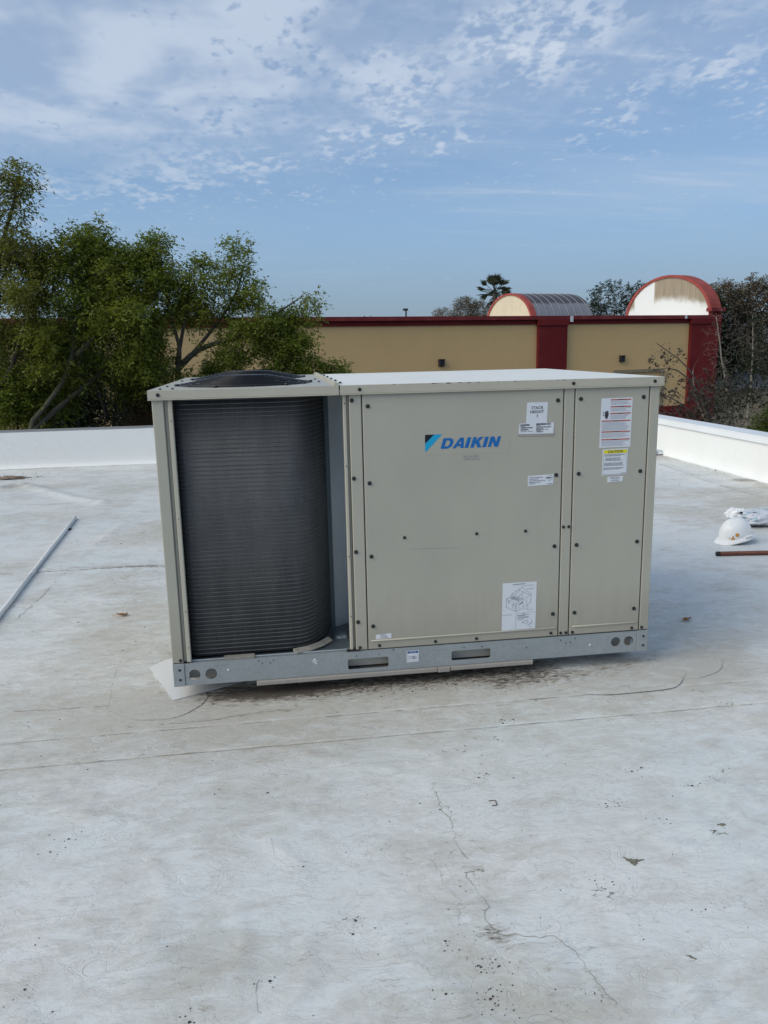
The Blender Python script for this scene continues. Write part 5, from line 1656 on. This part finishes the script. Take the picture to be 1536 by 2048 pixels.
def curve_pts(pts, step):
    P_ = [np.array(p, float) for p in pts]
    k = len(P_)
    out = [P_[0]]
    for i in range(k-1):
        p0 = P_[max(0, i-1)]; p1 = P_[i]; p2 = P_[i+1]; p3 = P_[min(k-1, i+2)]
        n = max(2, int(np.linalg.norm(p2-p1)/step))
        for j in range(1, n+1):
            t = j/n
            out.append(0.5*((2*p1)+(-p0+p2)*t+(2*p0-5*p1+4*p2-p3)*t*t+(-p0+3*p1-3*p2+p3)*t**3))
    return np.array(out)
def np_mesh(name, V, F, mat, parent, smooth=False):
    me = bpy.data.meshes.new(name)
    V = np.asarray(V, np.float32); F = np.asarray(F, np.int32)
    me.vertices.add(len(V)); me.vertices.foreach_set('co', V.ravel())
    me.loops.add(F.size); me.loops.foreach_set('vertex_index', F.ravel())
    me.polygons.add(len(F)); me.polygons.foreach_set('loop_start', np.arange(len(F))*F.shape[1])
    me.update(calc_edges=True)
    if smooth: me.polygons.foreach_set('use_smooth', np.ones(len(F), bool))
    me.materials.append(mat)
    return link(name, me, parent)
def leaves(origins, dirs, n_leaf, ll, lw, spread, droop, r, along=0.22):
    """origins (k,3), dirs (k,3): compound sprays of n_leaf folded leaves each -> V, F"""
    k = len(origins)
    t = np.linspace(0.15, 1.0, n_leaf)[None, :]
    side = np.where(np.arange(n_leaf) % 2 == 0, 1.0, -1.0)[None, :]
    d_ = dirs/np.linalg.norm(dirs, axis=1, keepdims=True)
    upv = np.array([0, 0, 1.0])
    s_ = np.cross(d_, upv); s_ /= np.linalg.norm(s_, axis=1, keepdims=True)+1e-6
    L = along*(0.6+0.8*r.random((k, 1)))
    C_ = origins[:, None, :]+d_[:, None, :]*(t*L)[..., None]
    C_[..., 2] -= droop*(t**2)*L
    C_ = C_+r.normal(0, spread, C_.shape)
    ld = s_[:, None, :]*side[..., None]*0.8+d_[:, None, :]*0.55+r.normal(0, 0.42, C_.shape)
    ld[..., 2] -= 0.35
    ld /= np.linalg.norm(ld, axis=2, keepdims=True)+1e-6
    nrm = r.normal(0, 0.6, C_.shape)+upv
    wv = np.cross(ld, nrm); wv /= np.linalg.norm(wv, axis=2, keepdims=True)+1e-6
    sz = (0.65+0.7*r.random(C_.shape[:2]))[..., None]
    a = C_; b_ = C_+ld*ll*sz*0.5+wv*lw*sz*0.5; c = C_+ld*ll*sz; e = C_+ld*ll*sz*0.5-wv*lw*sz*0.5
    V = np.stack([a, b_, c, e], 2).reshape(-1, 3)
    F = np.arange(len(V)).reshape(-1, 4)
    return V, F
def tree(name, lab, cat, base, limbs, blobs, ll, lw, lmat='leaf_a', bmat='bark', group=None, n_leaf=9, sprays=4, seed=1, twig_r=0.010, along=0.22,
         crown='crown', droop=0.5, leaf_frac=1.0, spread=0.02, seg=5, shell=0.5, crook=0.10, clump=0.0):
    """limbs: list of (points, r0, r1); blobs: list of (centre, radii, twigs)"""
    r = np.random.default_rng(seed)
    root = tag(empty(name, base), lab, cat, group)
    off = Vector(base)
    tb = MB()
    nodes = []
    for pts, r0, r1 in limbs:
        cp = curve_pts(pts, 0.18 if r0 < 0.4 else 0.4)
        rr_ = np.linspace(r0, r1, len(cp))
        cp2 = cp+np.cumsum(r.normal(0, 0.010, cp.shape), axis=0)*np.linspace(0, 1, len(cp))[:, None]
        tb.tube([Vector(p)-off for p in cp2], list(rr_), 7)
        for p, q in zip(cp2[len(cp2)//5:], rr_[len(cp2)//5:]): nodes.append((*p, q))
    N = np.array(nodes)
    tg = []
    for c, rad, n in blobs:
        u = r.normal(0, 1, (n, 3)); u /= np.linalg.norm(u, axis=1, keepdims=True)
        rr_ = (shell+(1-shell)*r.random((n, 1))**0.6)
        rr_ *= 0.82+0.36*r.random((n, 1))
        pt = np.array(c)+u*rr_*np.array(rad)
        if clump:
            n = int(n*0.80)
            u = u[:n]; pt = pt[:n]
            k_ = max(3, n//9)
            cen = pt[:k_]
            pt = cen[r.integers(0, k_, n)]+r.normal(0, 1, (n, 3))*np.array([clump, clump, clump*0.62])
        tg.append(pt)
    T_ = np.concatenate(tg)
    d0 = np.array([np.min(np.linalg.norm(N[:, :3]-p, axis=1)) for p in T_])
    T_ = T_[np.argsort(d0)]
    cap = len(N)+len(T_)*seg+10
    NB = np.zeros((cap, 4)); NB[:len(N)] = N; cnt = len(N)
    tw = MB()
    O, D = [], []
    for p in T_:
        dist = np.linalg.norm(NB[:cnt, :3]-p, axis=1)
        dist = dist+0.35*np.maximum(0, NB[:cnt, 2]-p[2])
        i = int(np.argmin(dist))
        a = NB[i, :3]; ra = NB[i, 3]
        Ld = np.linalg.norm(p-a)
        r0 = min(ra*0.75, twig_r*(0.35+0.9*Ld))
        mid = (a+p)/2+np.array([0, 0, 0.10*Ld])+r.normal(0, crook*Ld, 3)
        pts = []
        for j in range(seg+1):
            t = j/seg
            q = (1-t)**2*a+2*t*(1-t)*mid+t*t*p
            if 0 < j < seg: q = q+r.normal(0, 0.035*Ld, 3)
            pts.append(q)
        rs = np.linspace(r0, max(0.0022, r0*0.25), seg+1)
        tw.tube([Vector(q)-off for q in pts], list(rs), 3 if r0 < 0.012 else 4, False)
        for j in range(2, seg+1):
            NB[cnt] = (*pts[j], rs[j]); cnt += 1
        dv = p-a
        for _ in range(sprays):
            if r.random() > leaf_frac: continue
            t = r.uniform(0.35, 1.0)
            jj = min(seg-1, int(t*seg)); q = pts[jj]+(pts[jj+1]-pts[jj])*(t*seg-jj)
            O.append(q); D.append(dv/np.linalg.norm(dv+1e-6)*0.5+r.normal(0, 0.65, 3)+np.array([0, 0, 0.1]))
    o = tb.build('trunk', M[bmat], root, True)
    o = tag(tw.build('branches', M[bmat], root), kind='stuff')
    if O:
        V, F = leaves(np.array(O), np.array(D), n_leaf, ll, lw, spread, droop, r, along)
        tag(np_mesh(crown, V-np.array(base), F, M[lmat], root), kind='stuff')
    return root

# --- left: three trees leaning over, plus darker growth
tree('tree', 'tall tree at the far left edge whose sparse top rises highest of all', 'tree', (-4.9, 11.2, -5.0),
     [([(-4.9, 11.2, -5.0), (-4.8, 11.1, -1.5), (-4.5, 10.9, 0.8), (-4.1, 10.7, 2.2), (-3.6, 10.5, 3.3), (-3.28, 10.4, 4.1)], 0.17, 0.018),
      ([(-4.5, 10.9, 0.8), (-4.3, 10.7, 1.8), (-3.9, 10.4, 2.6), (-3.4, 10.2, 3.0)], 0.06, 0.015),
      ([(-4.8, 11.1, -0.5), (-4.2, 10.6, 0.6), (-3.6, 10.4, 1.3), (-3.2, 10.3, 2.2)], 0.07, 0.015)],
     [((-3.38, 10.4, 4.15), (0.24, 0.25, 0.33), 50), ((-3.85, 10.6, 3.9), (0.45, 0.4, 0.45), 60), ((-3.50, 10.4, 3.55), (0.32, 0.35, 0.25), 26), ((-3.65, 10.5, 2.95), (0.50, 0.45, 0.30), 120), ((-3.30, 10.4, 3.02), (0.30, 0.35, 0.20), 60), ((-4.0, 10.6, 2.9), (0.8, 0.6, 0.5), 110),
      ((-3.6, 10.6, 2.1), (0.75, 0.5, 0.45), 150), ((-3.8, 10.7, 1.5), (0.8, 0.6, 0.5), 140), ((-3.3, 10.2, 2.35), (0.35, 0.35, 0.30), 40)],
     0.066, 0.024, 'leaf_b', 'bark', 'broadleaf trees on the left', seed=3, sprays=5, clump=0.13)
tree('tree', 'leaning green tree with pale forked trunk showing above the left parapet', 'tree', (-4.2, 10.6, -5.0),
     [([(-4.2, 10.6, -5.0), (-3.9, 10.4, -2.0), (-3.42, 10.25, 0.20), (-3.12, 10.3, 0.70), (-2.80, 10.35, 1.10), (-2.64, 10.4, 1.50), (-2.60, 10.5, 2.0), (-2.50, 10.6, 2.6), (-2.35, 10.7, 3.2)], 0.115, 0.015),
      ([(-2.66, 10.4, 1.45), (-2.36, 10.5, 1.74), (-2.20, 10.55, 2.00), (-1.95, 10.6, 2.12), (-1.70, 10.6, 2.05)], 0.050, 0.014),
      ([(-2.36, 10.5, 1.74), (-2.10, 10.6, 2.3), (-1.90, 10.8, 2.9)], 0.035, 0.012),
      ([(-3.42, 10.25, 0.25), (-3.0, 10.5, 0.62), (-2.35, 10.8, 1.15), (-1.85, 10.9, 1.62), (-1.55, 10.9, 1.8)], 0.055, 0.015),
      ([(-2.62, 10.45, 1.9), (-2.9, 10.6, 2.4), (-3.1, 10.7, 2.8)], 0.03, 0.010)],
     [((-2.30, 10.7, 3.30), (0.30, 0.35, 0.26), 80), ((-2.55, 10.8, 2.95), (0.55, 0.5, 0.38), 170), ((-2.05, 10.8, 2.95), (0.45, 0.5, 0.38), 130), ((-2.85, 10.7, 2.45), (0.50, 0.5, 0.45), 150), ((-2.20, 10.8, 2.35), (0.55, 0.6, 0.40), 210),
      ((-1.72, 10.7, 2.60), (0.45, 0.5, 0.45), 160), ((-1.80, 10.4, 1.95), (0.55, 0.45, 0.35), 190), ((-1.55, 10.5, 1.45), (0.40, 0.35, 0.32), 110), ((-2.7, 10.9, 1.8), (0.7, 0.6, 0.4), 170), ((-2.0, 10.6, 1.6), (0.5, 0.3, 0.3), 90), ((-3.05, 10.5, 1.55), (0.4, 0.4, 0.5), 110), ((-2.3, 11.0, 1.05), (0.7, 0.4, 0.4), 110)],
     0.066, 0.024, 'leaf_a', 'bark_light', 'broadleaf trees on the left', seed=5, n_leaf=10, sprays=5, clump=0.14)
tree('tree', 'arching green tree behind the condenser end of the air conditioner', 'tree', (-1.4, 10.7, -5.0),
     [([(-1.4, 10.7, -5.0), (-1.35, 10.7, -1.5), (-1.14, 10.67, 0.9), (-1.08, 10.68, 1.30), (-1.06, 10.7, 1.6), (-1.2, 10.8, 2.1), (-1.25, 10.9, 2.7)], 0.14, 0.018),
      ([(-1.12, 10.68, 1.15), (-0.86, 10.70, 1.40), (-0.60, 10.72, 1.55), (-0.25, 10.74, 1.66), (0.10, 10.75, 1.70), (0.40, 10.76, 1.70), (0.75, 10.8, 1.85)], 0.058, 0.014),
      ([(-0.86, 10.70, 1.40), (-0.55, 10.8, 1.75), (-0.2, 10.9, 2.15), (0.05, 11.0, 2.6), (0.12, 11.0, 2.9)], 0.035, 0.010),
      ([(-1.10, 10.68, 1.25), (-0.95, 10.7, 1.8), (-0.8, 10.8, 2.3), (-0.75, 10.9, 2.8)], 0.04, 0.012),
      ([(0.10, 10.75, 1.70), (0.5, 10.75, 2.0), (0.95, 10.74, 2.22), (1.15, 10.74, 2.35)], 0.022, 0.007),
      ([(-1.1, 10.68, 0.9), (-0.4, 10.7, 1.0), (0.4, 10.7, 1.15), (1.1, 10.7, 1.1), (1.6, 10.7, 1.02)], 0.035, 0.008)],
     [((-1.20, 10.9, 3.00), (0.42, 0.5, 0.38), 130), ((-0.82, 11.0, 2.75), (0.40, 0.5, 0.40), 90), ((-1.20, 10.8, 2.30), (0.50, 0.5, 0.40), 170), ((-0.05, 11.0, 3.00), (0.22, 0.3, 0.30), 44), ((-0.10, 11.0, 2.55), (0.35, 0.5, 0.35), 70), ((0.32, 10.9, 2.45), (0.28, 0.4, 0.32), 44),
      ((-0.50, 11.0, 2.30), (0.50, 0.5, 0.35), 90), ((1.12, 10.75, 2.28), (0.16, 0.22, 0.20), 26), ((0.90, 10.8, 2.05), (0.28, 0.3, 0.16), 34), ((0.35, 10.85, 1.90), (0.60, 0.45, 0.22), 150), ((0.85, 10.8, 1.70), (0.40, 0.4, 0.30), 130),
      ((0.10, 10.85, 1.45), (0.60, 0.5, 0.28), 120), ((0.98, 10.8, 1.35), (0.34, 0.4, 0.30), 90), ((-0.50, 10.8, 1.15), (0.60, 0.45, 0.25), 90), ((0.5, 10.8, 1.05), (0.55, 0.4, 0.20), 80), ((1.45, 10.72, 1.08), (0.30, 0.22, 0.14), 40), ((1.70, 10.72, 1.03), (0.12, 0.12, 0.06), 22), ((-1.35, 10.6, 1.7), (0.35, 0.35, 0.5), 90)],
     0.064, 0.023, 'leaf_a', 'bark', 'broadleaf trees on the left', seed=8, sprays=5, clump=0.11)
tree('shrub', 'dark bushy shrub filling the lower left corner beyond the parapet', 'shrub', (-4.0, 10.9, -5.0),
     [([(-4.0, 10.9, -5), (-3.9, 10.8, -2), (-3.8, 10.7, 0.6)], 0.06, 0.02), ([(-3.9, 10.9, -3), (-3.3, 10.8, -1), (-3.2, 10.7, 0.7)], 0.05, 0.01)],
     [((-3.75, 10.7, 0.85), (0.50, 0.5, 0.45), 190), ((-3.2, 10.9, 0.8), (0.4, 0.4, 0.4), 80), ((-4.0, 10.9, 0.1), (0.9, 0.6, 0.5), 110)],
     0.062, 0.028, 'leaf_a', 'bark', 'undergrowth on the left', seed=12, sprays=5)
tree('shrub', 'rusty brown leaved shrub just left of the air conditioner', 'shrub', (-1.7, 11.2, -5.0),
     [([(-1.7, 11.2, -5), (-1.65, 11.1, -2), (-1.6, 11.0, 1.0)], 0.07, 0.01)],
     [((-1.60, 10.9, 0.95), (0.20, 0.3, 0.42), 120), ((-1.75, 11.0, 0.35), (0.28, 0.35, 0.45), 110)],
     0.045, 0.014, 'leaf_rust', 'bark', 'undergrowth on the left', seed=14)
tree('tree', 'slim dark stemmed tree between the leaning tree and the air conditioner', 'tree', (-2.55, 11.6, -5.0),
     [([(-2.55, 11.6, -5), (-2.45, 11.5, -1), (-2.40, 11.4, 0.5), (-2.20, 11.4, 1.0), (-2.0, 11.5, 1.7)], 0.09, 0.015), ([(-2.44, 11.4, 0.3), (-2.55, 11.4, 0.9), (-2.7, 11.5, 1.4)], 0.05, 0.012),
      ([(-2.95, 11.3, -1.0), (-2.9, 11.2, 0.3), (-3.05, 11.3, 1.2)], 0.05, 0.012)],
     [((-2.5, 11.5, 1.25), (0.75, 0.5, 0.40), 120), ((-2.0, 11.6, 0.55), (0.45, 0.4, 0.40), 90), ((-2.3, 11.6, -0.1), (0.9, 0.5, 0.4), 60)],
     0.050, 0.020, 'leaf_dark', 'bark', 'broadleaf trees on the left', seed=15)
for i, (c, rad, n, lab) in enumerate((((-5.0, 19.0, 0.4), (1.15, 1.2, 1.9), 520, 'dark evergreen tree behind the forked trunk on the left'),
                                ((-7.6, 18.5, 0.6), (1.5, 1.2, 1.8), 480, 'dark evergreen tree at the far left behind the tall sparse tree'),
                                ((-3.1, 20.0, -0.2), (1.0, 1.0, 1.5), 380, 'dark evergreen tree behind the rusty shrub beside the air conditioner'))):
    tree('tree', lab, 'tree', (c[0], c[1], -5.0), [([(c[0], c[1], -5), (c[0]+0.1, c[1], -1), (c[0], c[1], c[2]+rad[2]*0.6)], 0.2, 0.03)],
         [(c, rad, n)], 0.11, 0.05, 'leaf_dark', 'bark', 'dark trees further back', seed=30+i, n_leaf=12, shell=0.25, along=0.35, spread=0.06)

# --- far trees behind the store
tree('bare_tree', 'thin leafless tree left of the palm above the store cornice', 'tree', (12.9, 50.5, -5.0),
     [([(12.9, 50.5, -5), (12.9, 50.5, 1), (12.7, 50.5, 3.6)], 0.2, 0.03), ([(12.9, 50.5, 0), (13.8, 50.3, 2.5), (14.1, 50.2, 4.2)], 0.12, 0.02)],
     [((12.3, 50.5, 3.2), (0.9, 0.7, 0.9), 150), ((13.7, 50.3, 3.8), (0.9, 0.7, 1.0), 250), ((14.7, 50.2, 3.6), (0.8, 0.6, 0.9), 170)],
     0.10, 0.04, 'leaf_grey', 'twig_grey', 'trees behind the store', seed=41, twig_r=0.035, n_leaf=7, sprays=4, leaf_frac=1.0, spread=0.05)
tree('tree', 'open crowned tree between the barrel vault and the arched gable', 'tree', (22.9, 47.0, -5.0),
     [([(22.9, 47, -5), (22.9, 47, 1), (22.8, 47, 3.5)], 0.25, 0.04), ([(22.9, 47, 0.5), (21.8, 47, 3.2)], 0.1, 0.03), ([(22.9, 47, 0.5), (24.0, 46.8, 3.6)], 0.1, 0.03)],
     [((22.6, 47, 4.2), (1.6, 1.2, 1.2), 330), ((24.2, 46.5, 4.3), (1.1, 1.0, 1.1), 170), ((21.6, 47.5, 3.6), (0.8, 0.9, 0.7), 90)],
     0.11, 0.05, 'leaf_dark', 'twig_dark', 'trees behind the store', seed=43, twig_r=0.03, n_leaf=6, sprays=3)
for i, (x_, y_, h_) in enumerate(((3.2, 62, 3.25), (5.6, 64, 3.05), (8.4, 63, 3.15), (1.5, 60, 3.1))):
    tree('distant_tree', ('dark treetop barely showing over the store cornice beside the green tree', 'second dark treetop barely showing over the store cornice', 'distant treetop near the lamp post over the store cornice', 'distant treetop at the tip of the leafy branch')[i], 'tree', (x_, y_, -5.0),
         [([(x_, y_, -5), (x_, y_, h_)], 0.2, 0.03)], [((x_, y_, h_+0.1), (1.1, 0.8, 0.75), 130)], 0.16, 0.08, 'leaf_dark', 'twig_dark', 'distant treetops', seed=60+i, n_leaf=6, sprays=3, twig_r=0.03)
# palm
palm = tag(empty('palm_tree', (16.96, 54.45, -5.0)), 'fan palm standing above the store roofline left of the barrel vault', 'palm tree')
MB().tube([(0, 0, 0), (0.1, 0, 5), (0, 0, 10.10)], [0.24, 0.2, 0.17], 10).build('trunk', M['bark'], palm, True)
pr = random.Random(4)
for i in range(36):
    a = 2*PI*i/36*7.3; el = pr.uniform(-0.75, 1.5)
    L1 = pr.uniform(0.5, 0.85)
    dv = Vector((math.cos(a)*math.cos(el), math.sin(a)*math.cos(el), math.sin(el)))
    c0 = Vector((0, 0, 10.2)); c1 = c0+dv*L1
    sd_ = dv.cross(Vector((0, 0, 1))); sd_.normalize(); sd_ = Matrix.Rotation(pr.uniform(-0.7, 0.7), 3, dv) @ sd_; upd = sd_.cross(dv)
    m_ = MB(); m_.tube([c0, c1], 0.022, 3, False)
    nb = 17
    for j in range(nb):
        b_ = (j/(nb-1)-0.5)*2.0
        ld = (dv*math.cos(b_)+sd_*math.sin(b_)).normalized()
        ll_ = pr.uniform(0.6, 0.8)
        tip = c1+ld*ll_+Vector((0, 0, -0.06*ll_-0.03*abs(b_)))
        md = c1+ld*ll_*0.55
        wv = ld.cross(upd).normalized()*0.042
        m_.add([c1, md+wv, tip, md-wv], [(0, 1, 2, 3)])
    m_.build('frond', M['palm_leaf'], palm)

# --- right: big mixed trees behind, bare shrubs in front
tree('tree', 'large grey olive tree rising behind the right end of the store', 'tree', (27.0, 40.0, -5.0),
     [([(27, 40, -5), (27, 40, 0), (27, 40, 3.6)], 0.3, 0.05), ([(27, 40, -2), (25.2, 39.6, 1.6), (24.6, 39.5, 3.4)], 0.15, 0.03), ([(27, 40, -2), (28.8, 40, 2), (29.5, 40, 3.8)], 0.15, 0.03)],
     [((25.8, 39.5, 3.2), (1.5, 1.2, 1.5), 420), ((28.2, 39.5, 3.6), (1.7, 1.2, 1.4), 420), ((26.5, 39.5, 1.0), (2.2, 1.2, 1.6), 600), ((29.0, 39.5, 1.0), (2.2, 1.2, 2.0), 480), ((26.5, 39.5, -1.8), (2.6, 1.2, 1.4), 400), ((28.6, 38.6, -2.6), (1.6, 1.0, 1.8), 420)],
     0.13, 0.055, 'leaf_grey', 'twig_dark', 'trees at the right', seed=71, twig_r=0.03, n_leaf=9, sprays=4, spread=0.05, along=0.35)
tree('tree', 'very dark evergreen right behind the red corner pilaster', 'tree', (24.6, 38.2, -5.0),
     [([(24.6, 38.2, -5), (24.6, 38.2, 2.5)], 0.25, 0.04)],
     [((24.5, 38.2, 2.4), (0.8, 0.9, 1.6), 330), ((24.9, 38.2, 0.2), (1.1, 0.9, 1.6), 330)],
     0.13, 0.055, 'leaf_dark', 'twig_dark', 'trees at the right', seed=73, n_leaf=10, spread=0.05, along=0.3, twig_r=0.03)
def bare(lab, base, stems, blobs, seed, mat, r_=0.012, crook=0.16, lf=0.0, lmat='leaf_grey', sz=(0.04, 0.03), nleaf=1, sprays=2):
    return tree('bare_shrub', lab, 'shrub', base, stems, blobs, sz[0], sz[1], lmat, mat, 'bare shrubs at the right', seed=seed, twig_r=r_, crook=crook, leaf_frac=lf, n_leaf=nleaf, sprays=sprays, crown='seed_pods', along=0.03, spread=0.012, shell=0.15, seg=5)
bare('tall bare shrub with pale upright stems in front of the grey olive tree', (14.30, 18.6, -5.0),
     [([(14.30, 18.6, -5), (14.00, 18.6, -1), (13.50, 18.6, 1.2), (13.30, 18.6, 2.1)], 0.07, 0.012), ([(14.30, 18.6, -4), (14.50, 18.6, 0), (14.30, 18.5, 2.2)], 0.06, 0.010), ([(14.30, 18.6, -3), (15.30, 18.5, 0.2), (15.50, 18.4, 1.8)], 0.05, 0.010), ([(14.10, 18.6, -2.5), (13.10, 18.8, -0.4), (12.90, 18.9, 0.7)], 0.045, 0.010)],
     [((13.60, 18.6, 1.3), (0.7, 0.6, 1.2), 420), ((14.70, 18.5, 1.3), (0.8, 0.6, 1.2), 420), ((13.90, 18.6, -0.2), (1.3, 0.6, 0.9), 420), ((15.30, 18.5, 0.0), (0.8, 0.6, 1.0), 200)], 81, 'twig_grey', 0.012)
bare('arching bare shrub with dark seed pods reaching across the red corner pilaster', (8.35, 9.4, -5.0),
     [([(8.35, 9.4, -5), (8.1, 9.3, -1.5), (7.75, 9.2, 0.3), (7.35, 9.2, 1.00), (7.0, 9.2, 1.30), (6.72, 9.2, 1.45)], 0.05, 0.006),
      ([(8.1, 9.3, -1.2), (7.7, 9.1, 0.25), (7.3, 9.1, 0.90), (6.95, 9.1, 1.08), (6.6, 9.1, 1.02)], 0.035, 0.005),
      ([(8.0, 9.3, -1.0), (7.6, 9.2, 0.1), (7.1, 9.2, 0.55), (6.7, 9.2, 0.65)], 0.03, 0.005),
      ([(8.0, 9.3, -0.8), (7.5, 9.1, 0.0), (7.0, 9.1, 0.25), (6.6, 9.1, 0.40)], 0.03, 0.005),
      ([(8.2, 9.4, -1.5), (8.2, 9.3, 0.2), (8.05, 9.3, 1.0)], 0.04, 0.006)],
     [((6.95, 9.2, 1.20), (0.38, 0.25, 0.30), 60), ((7.0, 9.2, 0.72), (0.45, 0.3, 0.28), 90), ((6.95, 9.2, 0.28), (0.5, 0.3, 0.24), 130), ((7.5, 9.2, 0.40), (0.4, 0.3, 0.50), 240), ((8.0, 9.3, 0.6), (0.4, 0.3, 0.6), 200)], 83, 'twig_dark', 0.008, 0.12, 0.40, 'pod', (0.046, 0.034), 3, 2)
bare('low tangled bare shrub just above the right parapet', (8.4, 8.3, -5.0),
     [([(8.4, 8.3, -5), (8.2, 8.2, -1.5), (7.9, 8.1, 0.1)], 0.05, 0.01), ([(8.2, 8.3, -3), (8.7, 8.3, -0.6), (8.9, 8.3, 0.5)], 0.05, 0.01), ([(8.2, 8.3, -3), (7.5, 8.4, -0.8), (7.2, 8.6, 0.0)], 0.04, 0.01)],
     [((7.6, 8.4, 0.08), (0.75, 0.4, 0.34), 420), ((8.4, 8.2, 0.3), (0.6, 0.4, 0.60), 380)], 85, 'twig_grey', 0.008)
bare('dark brown tangle of twigs in front of the low tan building', (11.45, 14.0, -5.0),
     [([(11.45, 14, -5), (11.25, 13.9, -1), (10.95, 13.9, 0.4)], 0.07, 0.012), ([(11.45, 14, -4), (11.95, 13.9, -0.6), (12.15, 13.9, 0.9)], 0.05, 0.012), ([(11.45, 14, -4), (10.55, 14.2, -1.2), (10.15, 14.3, -0.2)], 0.05, 0.012)],
     [((10.85, 14.0, 0.1), (0.8, 0.5, 0.8), 480), ((11.75, 13.9, 0.4), (0.8, 0.5, 1.1), 480), ((10.35, 14.2, -0.5), (0.8, 0.5, 0.5), 260), ((11.75, 13.8, 1.4), (0.7, 0.5, 0.8), 260)], 87, 'twig_dark', 0.010, 0.14, 0.4, 'leaf_dark', (0.06, 0.03), 4, 3)
tree('conifer_shrub', 'yellow green feathery conifer at the right edge beyond the parapet', 'shrub', (7.0, 5.6, -5.0),
     [([(7.0, 5.6, -5), (7.0, 5.6, -1), (6.95, 5.6, 0.7)], 0.10, 0.02)],
     [((6.72, 5.6, 0.22), (0.52, 0.45, 0.45), 330), ((7.00, 5.5, 0.60), (0.45, 0.4, 0.40), 200), ((6.7, 5.7, -0.2), (0.5, 0.4, 0.4), 140)],
     0.040, 0.010, 'leaf_conifer', 'bark', None, seed=91, n_leaf=16, sprays=5, along=0.16, spread=0.010)
